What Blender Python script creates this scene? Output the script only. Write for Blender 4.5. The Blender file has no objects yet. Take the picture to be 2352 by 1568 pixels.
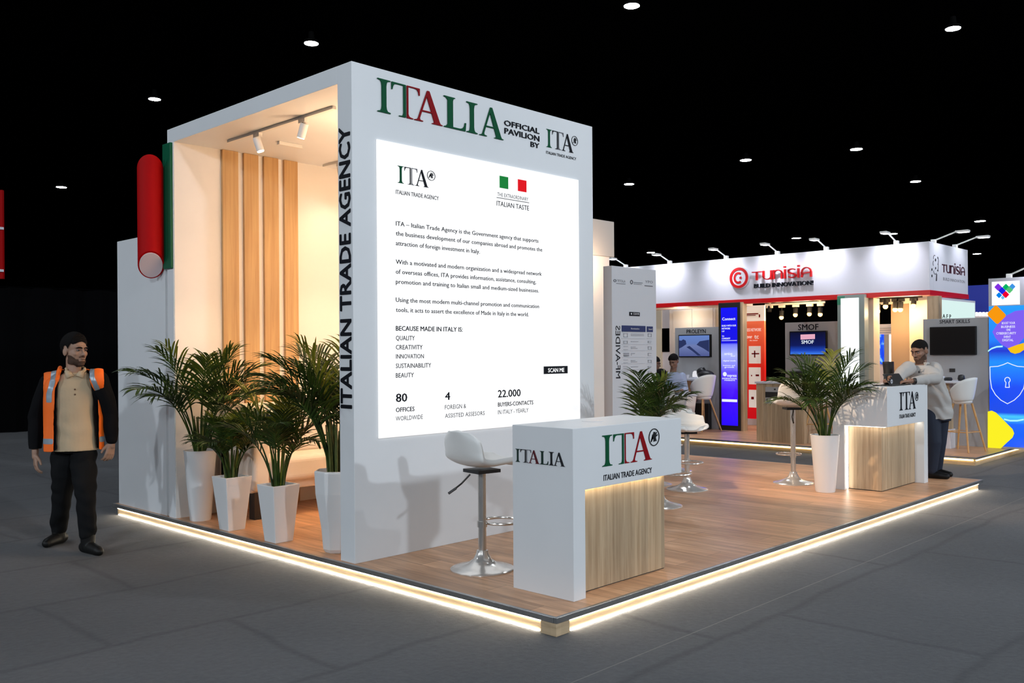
import bpy, bmesh, math, random
import numpy as np
from mathutils import Vector, Matrix, Euler
random.seed(7); np.random.seed(7)
SC = bpy.context.scene
COL = SC.collection

# ------------------------------------------------------------------ camera
FPX = 2108.3; YAW = math.radians(46.151); ROLL = math.radians(-0.419); SY = 25.35
CAMP = Vector((-3.801, -3.290, 1.55))
_F = Vector((math.sin(YAW), math.cos(YAW), 0))
_r0 = Vector((math.cos(YAW), -math.sin(YAW), 0)); _u0 = Vector((0, 0, 1))
_R = math.cos(ROLL)*_r0 + math.sin(ROLL)*_u0
_U = -math.sin(ROLL)*_r0 + math.cos(ROLL)*_u0
cam = bpy.data.cameras.new('camera'); camo = bpy.data.objects.new('camera', cam); COL.objects.link(camo)
M = Matrix((( _R.x, _U.x, -_F.x, CAMP.x), (_R.y, _U.y, -_F.y, CAMP.y), (_R.z, _U.z, -_F.z, CAMP.z), (0, 0, 0, 1)))
camo.matrix_world = M
cam.sensor_fit = 'HORIZONTAL'; cam.sensor_width = 36.0; cam.lens = FPX/2352*36.0
cam.shift_y = SY/2352; cam.clip_start = .05; cam.clip_end = 400
SC.camera = camo

# ------------------------------------------------------------------ exposure, world, hall light
SC.view_settings.view_transform = 'Standard'; SC.view_settings.look = 'None'
SC.view_settings.gamma = 1; SC.view_settings.use_curve_mapping = False
SC.view_settings.exposure = 0.0
W = bpy.data.worlds.new('dark_hall'); SC.world = W; W.use_nodes = True
bgn = W.node_tree.nodes['Background']; bgn.inputs[0].default_value = (.6, .75, 1, 1); bgn.inputs[1].default_value = 0.004

def hall_light(loc, power, color=(.86, .93, 1.0), size=.3):
    l = bpy.data.lights.new('hall_lamp_light', 'AREA'); l.shape = 'DISK'; l.size = size; l.energy = power; l.color = color
    o = bpy.data.objects.new('hall_lamp_light', l); o.location = loc; COL.objects.link(o)
    return o
LAMP_Z = 8.0
# the hall's high lamps that hang outside the frame: the same grid continued over and behind the camera
for (x, y, p) in [(4.5, -6.0, 150), (3.6, .2, 35), (-1.5, 9.0, 60), (8.2, 3.6, 50), (-6.5, 8.0, 70), (13.5, -5.0, 120)]:
    hall_light((x, y, LAMP_Z), p)
# unseen point lights added to brighten upright faces from a flat angle
def flat_fill(loc, power, color=(.82, .91, 1.0)):
    l = bpy.data.lights.new('flat_fill_light', 'POINT'); l.energy = power; l.color = color; l.shadow_soft_size = .3
    o = bpy.data.objects.new('flat_fill_light', l); o.location = loc; COL.objects.link(o)
for (x, y, z, p) in [(-13, -9, 6.5, 2600), (-17, 1, 6.5, 2400), (-15, 10, 6.5, 1400), (-2, -14, 6.5, 2300), (8, -13, 6.5, 2600), (18, -12, 6.5, 1500)]:
    flat_fill((x, y, z), p)

def ray(px, py):
    return _F + _R*((px-1176)/FPX) - _U*((py-784-SY)/FPX)
def onz(px, py, z):
    d = ray(px, py); return CAMP + d*((z-CAMP.z)/d.z)
def onU(px, py, c):
    d = ray(px, py); return CAMP + d*((c-CAMP.x)/d.x)
def onV(px, py, c):
    d = ray(px, py); return CAMP + d*((c-CAMP.y)/d.y)
def atd(px, py, D):
    return CAMP + ray(px, py)*D

# ------------------------------------------------------------------ helpers
class MB:
    def __init__(s): s.v = []; s.f = []
    def add(s, vs, fs):
        o = len(s.v); s.v += [tuple(v) for v in vs]; s.f += [tuple(i+o for i in f) for f in fs]; return s
    def box(s, x0, x1, y0, y1, z0, z1):
        x0, x1 = sorted((x0, x1)); y0, y1 = sorted((y0, y1)); z0, z1 = sorted((z0, z1))
        return s.add([(x0,y0,z0),(x1,y0,z0),(x1,y1,z0),(x0,y1,z0),(x0,y0,z1),(x1,y0,z1),(x1,y1,z1),(x0,y1,z1)],
                     [(0,3,2,1),(4,5,6,7),(0,1,5,4),(1,2,6,5),(2,3,7,6),(3,0,4,7)])
    def taper(s, c, a0, a1, b0, b1, z0, z1):
        "box whose footprint grows from a0 x b0 (half sizes) to a1 x b1"
        x, y = c
        return s.add([(x-a0,y-b0,z0),(x+a0,y-b0,z0),(x+a0,y+b0,z0),(x-a0,y+b0,z0),(x-a1,y-b1,z1),(x+a1,y-b1,z1),(x+a1,y+b1,z1),(x-a1,y+b1,z1)],
                     [(0,3,2,1),(4,5,6,7),(0,1,5,4),(1,2,6,5),(2,3,7,6),(3,0,4,7)])
    def lathe(s, prof, c=(0,0,0), n=32, ell=(1,1), start=0):
        vs = []; fs = []
        for (r, z) in prof:
            for k in range(n):
                a = 2*math.pi*(k+start)/n; vs.append((c[0]+r*math.cos(a)*ell[0], c[1]+r*math.sin(a)*ell[1], c[2]+z))
        for i in range(len(prof)-1):
            for k in range(n):
                k2 = (k+1) % n; fs.append((i*n+k, i*n+k2, (i+1)*n+k2, (i+1)*n+k))
        fs.append(tuple(range(n-1, -1, -1))); fs.append(tuple((len(prof)-1)*n+k for k in range(n)))
        return s.add(vs, fs)
    def tube(s, pts, r, n=12, cap=True):
        pts = [Vector(p) for p in pts]; rr = r if isinstance(r, (list, tuple)) else [r]*len(pts)
        vs = []; fs = []; nrm = None
        for i, p in enumerate(pts):
            t = (pts[min(i+1, len(pts)-1)] - pts[max(i-1, 0)]).normalized()
            if nrm is None:
                a = Vector((0, 0, 1)) if abs(t.z) < .9 else Vector((1, 0, 0)); nrm = t.cross(a).normalized()
            nrm = (nrm - t*nrm.dot(t)).normalized(); b = t.cross(nrm)
            for k in range(n):
                an = 2*math.pi*k/n; vs.append(p + (nrm*math.cos(an) + b*math.sin(an))*rr[i])
        for i in range(len(pts)-1):
            for k in range(n):
                k2 = (k+1) % n; fs.append((i*n+k, i*n+k2, (i+1)*n+k2, (i+1)*n+k))
        if cap: fs.append(tuple(range(n-1, -1, -1))); fs.append(tuple((len(pts)-1)*n+k for k in range(n)))
        return s.add(vs, fs)
    def ell(s, c, r, rot=None, nu=20, nv=12):
        r = (r, r, r) if not isinstance(r, (tuple, list)) else r
        vs = []; fs = []; c = Vector(c)
        for j in range(1, nv):
            th = math.pi*j/nv
            for k in range(nu):
                a = 2*math.pi*k/nu
                p = Vector((r[0]*math.sin(th)*math.cos(a), r[1]*math.sin(th)*math.sin(a), r[2]*math.cos(th)))
                if rot is not None: p = rot @ p
                vs.append(c+p)
        top = Vector((0,0,r[2])); bot = Vector((0,0,-r[2]))
        if rot is not None: top = rot @ top; bot = rot @ bot
        vs += [c+top, c+bot]; T = len(vs)-2; B = T+1
        for j in range(nv-2):
            for k in range(nu):
                k2 = (k+1) % nu; fs.append((j*nu+k, (j+1)*nu+k, (j+1)*nu+k2, j*nu+k2))
        for k in range(nu):
            k2 = (k+1) % nu; fs.append((T, k, k2)); fs.append((B, (nv-2)*nu+k2, (nv-2)*nu+k))
        return s.add(vs, fs)
    def loft(s, secs, rot=0.0, n=36, M=None, p=2.0):
        "secs: (z, cx, cy, rx, ry) ellipses stacked upwards, turned by rot about z"
        vs = []; fs = []; cr, sr = math.cos(rot), math.sin(rot)
        for (z, cx, cy, rx, ry) in secs:
            for k in range(n):
                a = 2*math.pi*k/n; c_, s_ = math.cos(a), math.sin(a)
                q = (abs(c_)**p + abs(s_)**p)**(-1/p)
                x, y = rx*c_*q, ry*s_*q
                v = Vector((cx + x*cr - y*sr, cy + x*sr + y*cr, z)); vs.append(M @ v if M is not None else v)
        for i in range(len(secs)-1):
            for k in range(n):
                k2 = (k+1) % n; fs.append((i*n+k, i*n+k2, (i+1)*n+k2, (i+1)*n+k))
        fs.append(tuple(range(n-1, -1, -1))); fs.append(tuple((len(secs)-1)*n+k for k in range(n)))
        return s.add(vs, fs)
    def chain(s, pr, n=16):
        for i, (p, r) in enumerate(pr):
            s.ell(p, r, nu=n, nv=10)
            if i: s.tube([pr[i-1][0], p], [pr[i-1][1], r], n=n)
        return s
    def plate(s, poly, mp, d0, d1):
        "polygon in plane coordinates, mapped by mp(a, z, depth), from depth d0 to d1"
        n = len(poly)
        vs = [mp(a, z, d0) for a, z in poly] + [mp(a, z, d1) for a, z in poly]
        fs = [tuple(range(n)), tuple(range(2*n-1, n-1, -1))]
        fs += [(i, i+n, (i+1) % n + n, (i+1) % n) for i in range(n)]
        return s.add(vs, fs)
    def rot(s, Mx):
        s.v = [tuple(Mx @ Vector(v)) for v in s.v]; return s
    def mesh(s, name):
        me = bpy.data.meshes.new(name); me.from_pydata(s.v, [], s.f); me.validate(); me.update()
        bm = bmesh.new(); bm.from_mesh(me); bmesh.ops.recalc_face_normals(bm, faces=bm.faces); bm.to_mesh(me); bm.free()
        return me
    def build(s, name, mat, parent=None, bevel=0, smooth=False, label=None, segs=2, ang=35):
        me = s.mesh(name); return link(me, name, mat, parent, bevel, smooth, label, segs, ang)

def link(me, name, mat, parent=None, bevel=0, smooth=False, label=None, segs=2, ang=35):
    if mat is not None: me.materials.append(mat)
    o = bpy.data.objects.new(name, me); COL.objects.link(o)
    if parent is not None:
        o.parent = parent
    if smooth:
        me.polygons.foreach_set('use_smooth', [True]*len(me.polygons)); me.set_sharp_from_angle(angle=math.radians(ang))
    if bevel:
        m = o.modifiers.new('bevel', 'BEVEL'); m.width = bevel; m.segments = segs; m.limit_method = 'ANGLE'; m.angle_limit = math.radians(40)
    if label: o['label'] = label
    return o

def thing(name, label, cat, loc=(0, 0, 0), group=None, rz=0.0):
    "an Empty at the thing's base that parents its parts"
    o = bpy.data.objects.new(name, None); COL.objects.link(o); o.empty_display_size = .1
    o.location = loc; o.rotation_euler = (0, 0, rz)
    o['label'] = label; o['category'] = cat
    if group: o['group'] = group
    return o
def part(mb, name, mat, root, world=True, **k):
    "build a part from world coordinates (root not turned) or local ones"
    if world: mb.v = [(x-root_loc(root)[0], y-root_loc(root)[1], z-root_loc(root)[2]) for (x, y, z) in mb.v]
    return mb.build(name, mat, root, **k)
def root_loc(r):
    x = Vector((0, 0, 0))
    while r is not None: x += r.location; r = r.parent
    return x
def tag(o, label, cat, group=None, kind=None):
    o['label'] = label; o['category'] = cat
    if group: o['group'] = group
    if kind: o['kind'] = kind
    return o
def struct(o): o['kind'] = 'structure'; return o
def copy_tree(o, parent=None):
    c = o.copy(); COL.objects.link(c)
    if parent is not None: c.parent = parent
    for ch in list(o.children): copy_tree(ch, c)
    return c

# plane frames: map plane coordinate a, height z and a depth towards the viewer into the world
def fV(c): return lambda a, z, d=0: (a, c-d, z)      # a face looking towards -V
def fU(c): return lambda a, z, d=0: (c-d, a, z)      # a face looking towards -U
def fZ(c): return lambda a, b, d=0: (a, b, c+d)

_cap = {}
def text_mesh(s, bold=0.0, ext=0.0):
    cu = bpy.data.curves.new('lettering', 'FONT'); cu.body = s; cu.offset = bold; cu.resolution_u = 2; cu.fill_mode = 'FRONT' if not ext else 'BOTH'
    cu.extrude = ext
    o = bpy.data.objects.new('lettering', cu); COL.objects.link(o)
    dg = bpy.context.evaluated_depsgraph_get(); dg.update()
    me = bpy.data.meshes.new_from_object(o.evaluated_get(dg))
    vs = [tuple(v.co) for v in me.vertices]; fs = [tuple(p.vertices) for p in me.polygons]
    bpy.data.objects.remove(o); bpy.data.curves.remove(cu); bpy.data.meshes.remove(me)
    return vs, fs
def cap_h():
    if 'h' not in _cap: _cap['h'] = max(v[1] for v in text_mesh('H')[0])
    return _cap['h']
def text(mb, s, mp, a0, a1, z0, z1, bold=0.0, d=.0015, thick=0.0, vertical=False):
    "write s with its baseline at z0 and capitals reaching z1, filling a0..a1 (vertical: running up from z0 to z1, capitals from a0 to a1)"
    vs, fs = text_mesh(s, 0, .5 if thick else 0)
    xs = [v[0] for v in vs]; xa, xb = min(xs)-bold, max(xs)+bold; H = cap_h()
    # heavier strokes: the same outlines printed again a hair to each side
    for ci, (sx, sy) in enumerate([(0, 0)] if not bold else [(-bold, 0), (bold, 0), (-bold*.33, bold*.5), (bold*.33, -bold*.5)]):
        out = []
        for (x, y, z) in vs:
            t = (x+sx-xa)/(xb-xa); dd = (d + (z+.5)*thick if thick else d) + .0003*ci
            if vertical: out.append(mp(a0 + (a1-a0)*(y+sy)/H, z0+(z1-z0)*t, dd))
            else: out.append(mp(a0+(a1-a0)*t, z0+(z1-z0)*(y+sy)/H, dd))
        mb.add(out, fs)

G = {
 'I': [[(0,0),(1,0),(1,.025),(.78,.05),(.7,.11),(.67,.2),(.67,.8),(.7,.89),(.78,.95),(1,.975),(1,1),(0,1),(0,.975),(.22,.95),(.3,.89),(.33,.8),(.33,.2),(.3,.11),(.22,.05),(0,.025)]],
 'TL': [[(1,0),(1,1),(0,1),(0,.77),(.05,.77),(.1,.87),(.2,.94),(.36,.96),(.84,.96),(.84,.13),(.8,.06),(.7,.03),(.52,.022),(.52,0)]],
 'TR': [[(0,0),(0,1),(1,1),(1,.78),(.94,.78),(.9,.87),(.8,.945),(.62,.965),(.1,.965),(.1,.13),(.16,.06),(.28,.035),(.48,.022),(.48,0)]],
 'A': [[(.455,1),(.53,1),(.895,.09),(.93,.035),(1,.02),(1,0),(.62,0),(.62,.02),(.69,.035),(.695,.08),(.425,.86)],
       [(.455,1),(.475,.92),(.185,.09),(.2,.04),(.3,.02),(.3,0),(0,0),(0,.02),(.09,.04),(.13,.09)],
       [(.24,.32),(.66,.32),(.65,.36),(.25,.36)]],
 'L': [[(0,1),(.5,1),(.5,.975),(.43,.95),(.4,.88),(.4,.05),(.72,.05),(.85,.085),(.92,.16),(.95,.27),(1,.27),(.97,0),(0,0),(0,.025),(.1,.05),(.17,.12),(.17,.88),(.1,.95),(0,.975)]],
}
def glyph(mb, g, mp, a0, a1, z0, z1, d=.0015, thick=.003):
    for i, poly in enumerate(G[g]):
        mb.plate([(a0+(a1-a0)*x, z0+(z1-z0)*y) for x, y in poly], mp, d, d+thick+.0006*i)
def ring(mb, mp, ca, cz, ra, rz, w, d=.0015, thick=.003, n=40, a_from=0, a_to=2*math.pi):
    for k in range(n):
        t0 = a_from+(a_to-a_from)*k/n; t1 = a_from+(a_to-a_from)*(k+1)/n
        q = [(ca+ra*math.cos(t)*f, cz+rz*math.sin(t)*f) for (t, f) in ((t0, 1), (t1, 1), (t1, 1-w), (t0, 1-w))]
        mb.plate(q, mp, d, d+thick)
def disc(mb, mp, ca, cz, ra, rz, d=.0015, thick=.003, n=40):
    mb.plate([(ca+ra*math.cos(2*math.pi*k/n), cz+rz*math.sin(2*math.pi*k/n)) for k in range(n)], mp, d, d+thick)
def rect(mb, mp, a0, a1, z0, z1, d=.0015, thick=.003):
    mb.plate([(a0, z0), (a1, z0), (a1, z1), (a0, z1)], mp, d, d+thick)
EMB = [[(-.62,-.5),(-.5,-.52),(-.22,-.08),(-.2,.28),(-.34,.2),(-.42,.0),(-.3,.3),(-.12,.42),(-.08,.62),(.02,.6),(.02,-.5),(-.08,-.52),(-.1,-.1),(-.2,-.16)],
       [(.1,-.48),(.1,.6),(.2,.6),(.2,.3),(.42,.58),(.5,.48),(.3,.16),(.62,.3),(.66,.18),(.34,.04),(.3,-.1),(.46,-.46),(.34,-.48),(.2,-.14),(.2,-.48)]]
def emblem(mb, mp, ca, cz, ra, rz, w=.1):
    ring(mb, mp, ca, cz, ra, rz, w)
    for poly in EMB: mb.plate([(ca+x*ra, cz+y*rz) for x, y in poly], mp, .0015, .0045)

# ------------------------------------------------------------------ materials
def srgb(r, g, b):
    f = lambda c: c/12.92 if c <= .04045 else ((c+.055)/1.055)**2.4
    return (f(r/255), f(g/255), f(b/255), 1)
def mat(name, c, rough=.5, metal=0.0, spec=.5, emit=None, es=0.0, coat=0.0, bump=0.0, bscale=200, var=0.0, vscale=3.0):
    m = bpy.data.materials.new(name); m.use_nodes = True; nt = m.node_tree; b = nt.nodes['Principled BSDF']
    b.inputs['Base Color'].default_value = c; b.inputs['Roughness'].default_value = rough; b.inputs['Metallic'].default_value = metal
    b.inputs['Specular IOR Level'].default_value = spec; b.inputs['Coat Weight'].default_value = coat; b.inputs['Coat Roughness'].default_value = .1
    if emit: b.inputs['Emission Color'].default_value = emit; b.inputs['Emission Strength'].default_value = es
    tc = nt.nodes.new('ShaderNodeTexCoord')
    if var:
        n = nt.nodes.new('ShaderNodeTexNoise'); n.inputs['Scale'].default_value = vscale; n.inputs['Detail'].default_value = 4
        nt.links.new(tc.outputs['Object'], n.inputs['Vector'])
        r = nt.nodes.new('ShaderNodeValToRGB'); r.color_ramp.elements[0].position = .3; r.color_ramp.elements[1].position = .7
        r.color_ramp.elements[0].color = [max(0, x*(1-var)) for x in c[:3]]+[1]; r.color_ramp.elements[1].color = [min(1, x*(1+var)) for x in c[:3]]+[1]
        nt.links.new(n.outputs['Fac'], r.inputs['Fac']); nt.links.new(r.outputs['Color'], b.inputs['Base Color'])
    if bump:
        n = nt.nodes.new('ShaderNodeTexNoise'); n.inputs['Scale'].default_value = bscale; n.inputs['Detail'].default_value = 3
        nt.links.new(tc.outputs['Object'], n.inputs['Vector'])
        bp = nt.nodes.new('ShaderNodeBump'); bp.inputs['Strength'].default_value = bump; bp.inputs['Distance'].default_value = .01
        nt.links.new(n.outputs['Fac'], bp.inputs['Height']); nt.links.new(bp.outputs['Normal'], b.inputs['Normal'])
    return m
def glow(name, c, s):
    m = bpy.data.materials.new(name); m.use_nodes = True; nt = m.node_tree; nt.nodes.clear()
    e = nt.nodes.new('ShaderNodeEmission'); o = nt.nodes.new('ShaderNodeOutputMaterial')
    e.inputs[0].default_value = c; e.inputs[1].default_value = s; nt.links.new(e.outputs[0], o.inputs[0]); return m
def wood(name, c0, c1, scale=(22, 22, 1.2), strip=0.0, rough=.45, stripaxis='XY', knots=.4):
    m = bpy.data.materials.new(name); m.use_nodes = True; nt = m.node_tree; b = nt.nodes['Principled BSDF']
    L = nt.links.new; N = nt.nodes.new
    tc = N('ShaderNodeTexCoord'); mp = N('ShaderNodeMapping'); mp.inputs['Scale'].default_value = scale
    L(tc.outputs['Object'], mp.inputs['Vector'])
    n = N('ShaderNodeTexNoise'); n.inputs['Scale'].default_value = 1.6; n.inputs['Detail'].default_value = 7; n.inputs['Roughness'].default_value = .62; n.inputs['Distortion'].default_value = knots
    L(mp.outputs['Vector'], n.inputs['Vector'])
    r = N('ShaderNodeValToRGB'); r.color_ramp.elements[0].position = .33; r.color_ramp.elements[1].position = .66
    r.color_ramp.elements[0].color = c0; r.color_ramp.elements[1].color = c1
    L(n.outputs['Fac'], r.inputs['Fac']); col = r.outputs['Color']
    if strip:
        # glued staves: each stave a shade of its own
        s = N('ShaderNodeSeparateXYZ'); L(tc.outputs['Object'], s.inputs[0])
        a = N('ShaderNodeMath'); a.operation = 'ADD'; L(s.outputs['X'], a.inputs[0]); L(s.outputs['Y'], a.inputs[1])
        d = N('ShaderNodeMath'); d.operation = 'DIVIDE'; d.inputs[1].default_value = strip; L(a.outputs[0], d.inputs[0])
        f = N('ShaderNodeMath'); f.operation = 'FLOOR'; L(d.outputs[0], f.inputs[0])
        wn = N('ShaderNodeTexWhiteNoise'); wn.noise_dimensions = '1D'; L(f.outputs[0], wn.inputs['W'])
        mr = N('ShaderNodeMapRange'); mr.inputs['To Min'].default_value = .78; mr.inputs['To Max'].default_value = 1.1; L(wn.outputs['Value'], mr.inputs['Value'])
        hs = N('ShaderNodeHueSaturation'); L(col, hs.inputs['Color']); L(mr.outputs[0], hs.inputs['Value']); col = hs.outputs['Color']
    L(col, b.inputs['Base Color']); b.inputs['Roughness'].default_value = rough
    return m
def plank_floor(name, c0, c1, c2, w=.19, l=1.3, rough=.32):
    m = bpy.data.materials.new(name); m.use_nodes = True; nt = m.node_tree; b = nt.nodes['Principled BSDF']
    L = nt.links.new; N = nt.nodes.new
    tc = N('ShaderNodeTexCoord'); mp = N('ShaderNodeMapping'); mp.inputs['Rotation'].default_value = (0, 0, math.pi/2)
    L(tc.outputs['Object'], mp.inputs['Vector'])
    br = N('ShaderNodeTexBrick'); br.inputs['Scale'].default_value = 1; br.inputs['Brick Width'].default_value = l; br.inputs['Row Height'].default_value = w
    br.inputs['Mortar Size'].default_value = .0016; br.inputs['Mortar Smooth'].default_value = .3; br.offset = .37
    br.inputs['Color1'].default_value = (0, 0, 0, 1); br.inputs['Color2'].default_value = (1, 1, 1, 1); br.inputs['Mortar'].default_value = (.5, .5, .5, 1)
    L(mp.outputs['Vector'], br.inputs['Vector'])
    mg = N('ShaderNodeMapping'); mg.inputs['Scale'].default_value = (9, .7, 1); L(tc.outputs['Object'], mg.inputs['Vector'])
    n = N('ShaderNodeTexNoise'); n.inputs['Scale'].default_value = 2.2; n.inputs['Detail'].default_value = 7; n.inputs['Distortion'].default_value = .8; n.inputs['Roughness'].default_value = .6
    L(mg.outputs['Vector'], n.inputs['Vector'])
    r = N('ShaderNodeValToRGB'); r.color_ramp.elements[0].position = .3; r.color_ramp.elements[1].position = .7
    r.color_ramp.elements[0].color = c0; r.color_ramp.elements[1].color = c1; e = r.color_ramp.elements.new(.52); e.color = c2
    L(n.outputs['Fac'], r.inputs['Fac'])
    mr = N('ShaderNodeMapRange'); mr.inputs['To Min'].default_value = .82; mr.inputs['To Max'].default_value = 1.12; L(br.outputs['Color'], mr.inputs['Value'])
    hs = N('ShaderNodeHueSaturation'); L(r.outputs['Color'], hs.inputs['Color']); L(mr.outputs[0], hs.inputs['Value'])
    mx = N('ShaderNodeMix'); mx.data_type = 'RGBA'; L(br.outputs['Fac'], mx.inputs['Factor']); L(hs.outputs['Color'], mx.inputs['A']); mx.inputs['B'].default_value = [x*.45 for x in c0[:3]]+[1]
    L(mx.outputs['Result'], b.inputs['Base Color']); b.inputs['Specular IOR Level'].default_value = .38
    rr = N('ShaderNodeMapRange'); rr.inputs['To Min'].default_value = rough-.06; rr.inputs['To Max'].default_value = rough+.1; L(n.outputs['Fac'], rr.inputs['Value']); L(rr.outputs[0], b.inputs['Roughness'])
    bp = N('ShaderNodeBump'); bp.inputs['Strength'].default_value = .25; bp.inputs['Distance'].default_value = .004; bp.invert = True
    L(br.outputs['Fac'], bp.inputs['Height']); L(bp.outputs['Normal'], b.inputs['Normal'])
    return m
SEAM_V = -.50
def carpet(name):
    m = bpy.data.materials.new(name); m.use_nodes = True; nt = m.node_tree; b = nt.nodes['Principled BSDF']
    L = nt.links.new; N = nt.nodes.new
    tc = N('ShaderNodeTexCoord')
    n1 = N('ShaderNodeTexNoise'); n1.inputs['Scale'].default_value = .55; n1.inputs['Detail'].default_value = 5; L(tc.outputs['Object'], n1.inputs['Vector'])
    n2 = N('ShaderNodeTexNoise'); n2.inputs['Scale'].default_value = 26; n2.inputs['Detail'].default_value = 6; n2.inputs['Roughness'].default_value = .7; L(tc.outputs['Object'], n2.inputs['Vector'])
    n3 = N('ShaderNodeTexNoise'); n3.inputs['Scale'].default_value = 420; n3.inputs['Detail'].default_value = 2; L(tc.outputs['Object'], n3.inputs['Vector'])
    a = N('ShaderNodeMath'); a.operation = 'MULTIPLY_ADD'; a.inputs[1].default_value = .55; L(n1.outputs['Fac'], a.inputs[0])
    a2 = N('ShaderNodeMath'); a2.operation = 'MULTIPLY'; a2.inputs[1].default_value = .45; L(n2.outputs['Fac'], a2.inputs[0]); L(a2.outputs[0], a.inputs[2])
    r = N('ShaderNodeValToRGB'); r.color_ramp.elements[0].position = .34; r.color_ramp.elements[1].position = .66
    r.color_ramp.elements[0].color = (.042, .045, .053, 1); r.color_ramp.elements[1].color = (.092, .095, .104, 1); L(a.outputs[0], r.inputs['Fac'])
    # painted shade of soft folds, and dark seams between the carpet tiles, laid square to the stands, and one pale seam line along the aisle
    ds = N('ShaderNodeTexNoise'); ds.inputs['Scale'].default_value = .9; ds.inputs['Detail'].default_value = 3; L(tc.outputs['Object'], ds.inputs['Vector'])
    dv = N('ShaderNodeVectorMath'); dv.operation = 'SCALE'; dv.inputs['Scale'].default_value = .24; L(ds.outputs['Color'], dv.inputs[0])
    av = N('ShaderNodeVectorMath'); av.operation = 'ADD'; L(tc.outputs['Object'], av.inputs[0]); L(dv.outputs[0], av.inputs[1])
    br = N('ShaderNodeTexBrick'); br.inputs['Scale'].default_value = 1; br.inputs['Brick Width'].default_value = 2.3; br.inputs['Row Height'].default_value = 1.15; br.offset = .28
    br.inputs['Mortar Size'].default_value = .045; br.inputs['Mortar Smooth'].default_value = 1
    br.inputs['Color1'].default_value = (1, 1, 1, 1); br.inputs['Color2'].default_value = (.93, .93, .93, 1); br.inputs['Mortar'].default_value = (.62, .63, .66, 1)
    mpn = N('ShaderNodeMapping'); mpn.inputs['Location'].default_value = (3.3, .55, 0); L(av.outputs[0], mpn.inputs['Vector']); L(mpn.outputs['Vector'], br.inputs['Vector'])
    mx = N('ShaderNodeMix'); mx.data_type = 'RGBA'; mx.blend_type = 'MULTIPLY'; mx.inputs['Factor'].default_value = 1
    L(r.outputs['Color'], mx.inputs['A']); L(br.outputs['Color'], mx.inputs['B'])
    sp = N('ShaderNodeSeparateXYZ'); L(tc.outputs['Object'], sp.inputs[0])
    cmp_ = N('ShaderNodeMath'); cmp_.operation = 'COMPARE'; cmp_.inputs[1].default_value = SEAM_V; cmp_.inputs[2].default_value = .0035; L(sp.outputs['Y'], cmp_.inputs[0])
    ms_ = N('ShaderNodeMix'); ms_.data_type = 'RGBA'; L(cmp_.outputs[0], ms_.inputs['Factor']); L(mx.outputs['Result'], ms_.inputs['A']); ms_.inputs['B'].default_value = (.17, .165, .155, 1)
    L(ms_.outputs['Result'], b.inputs['Base Color'])
    b.inputs['Roughness'].default_value = .95; b.inputs['Specular IOR Level'].default_value = .15; b.inputs['Sheen Weight'].default_value = .15
    bp = N('ShaderNodeBump'); bp.inputs['Strength'].default_value = .5; bp.inputs['Distance'].default_value = .02
    ad = N('ShaderNodeMath'); ad.operation = 'MULTIPLY_ADD'; ad.inputs[1].default_value = .4; L(n3.outputs['Fac'], ad.inputs[0]); L(n2.outputs['Fac'], ad.inputs[2])
    L(ad.outputs[0], bp.inputs['Height']); L(bp.outputs['Normal'], b.inputs['Normal'])
    return m

m_white = mat('white_laminate', (.76, .775, .79, 1), rough=.42, var=.02, vscale=2)
m_cream = mat('cream_wall_paint', (.82, .78, .73, 1), rough=.6, var=.02, vscale=2)
m_pot = mat('white_glazed_pot', (.78, .78, .78, 1), rough=.3, spec=.4)
m_seat = mat('white_leatherette', (.78, .775, .75, 1), rough=.4, bump=.05, bscale=60)
m_chrome = mat('polished_metal', (.70, .675, .64, 1), rough=.24, metal=.8)
m_steel = mat('brushed_aluminium', (.42, .42, .42, 1), rough=.35, metal=.9, var=.1, vscale=8)
m_black = mat('black_plastic', (.012, .012, .013, 1), rough=.4)
m_ink = mat('black_lettering', (.008, .009, .013, 1), rough=.6, spec=.12)
m_greyink = mat('dark_grey_lettering', (.02, .021, .024, 1), rough=.6, spec=.12)
m_midink = mat('grey_lettering', (.11, .11, .125, 1), rough=.6, spec=.12)
m_green = mat('green_lettering', srgb(2, 80, 48), rough=.6, spec=.12)
m_red = mat('red_lettering', srgb(140, 4, 16), rough=.6, spec=.12)
m_fgreen = mat('bright_green_print', srgb(18, 150, 62), rough=.6, spec=.12)
m_fred = mat('bright_red_print', srgb(240, 4, 20), rough=.6, spec=.12, emit=(.8, .0, .01, 1), es=.25)
m_gpanel = mat('green_gloss_panel', srgb(0, 86, 58), rough=.45, spec=.2)
m_rpanel = mat('red_gloss_panel', srgb(172, 0, 4), rough=.6, spec=.12)
m_pink = mat('pale_pink_disc', srgb(226, 205, 208), rough=.5)
m_oak = wood('oak_veneer_panel', (.40, .27, .155, 1), (.60, .45, .29, 1), scale=(20, 20, .9), strip=.075)
m_slat = wood('honey_oak_slat', (.46, .26, .105, 1), (.60, .38, .17, 1), scale=(16, 16, .6), rough=.5)
m_woodleg = wood('beech_leg', (.52, .27, .09, 1), (.66, .38, .15, 1), scale=(30, 30, 3))
m_deck = plank_floor('oak_plank_deck', (.46, .235, .12, 1), (.80, .48, .28, 1), (.65, .355, .195, 1), rough=.36)
m_skirt = wood('oak_skirting', (.42, .30, .18, 1), (.58, .44, .28, 1), scale=(2, 2, 30), strip=.9)
m_carpet = carpet('grey_exhibition_carpet')
m_dark = mat('black_hall_surface', (.0012, .0013, .0016, 1), rough=1, spec=0)
m_led = glow('warm_led', (1, .87, .66, 1), 22)
m_ledf = glow('warm_floor_led', (1, .90, .72, 1), 38)
m_ledy = glow('yellow_led', (1, .70, .25, 1), 7)
m_lamp = glow('lamp_lens', (.93, .97, 1, 1), 40)
m_spot = glow('warm_spot_lens', (1, .78, .5, 1), 25)
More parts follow.
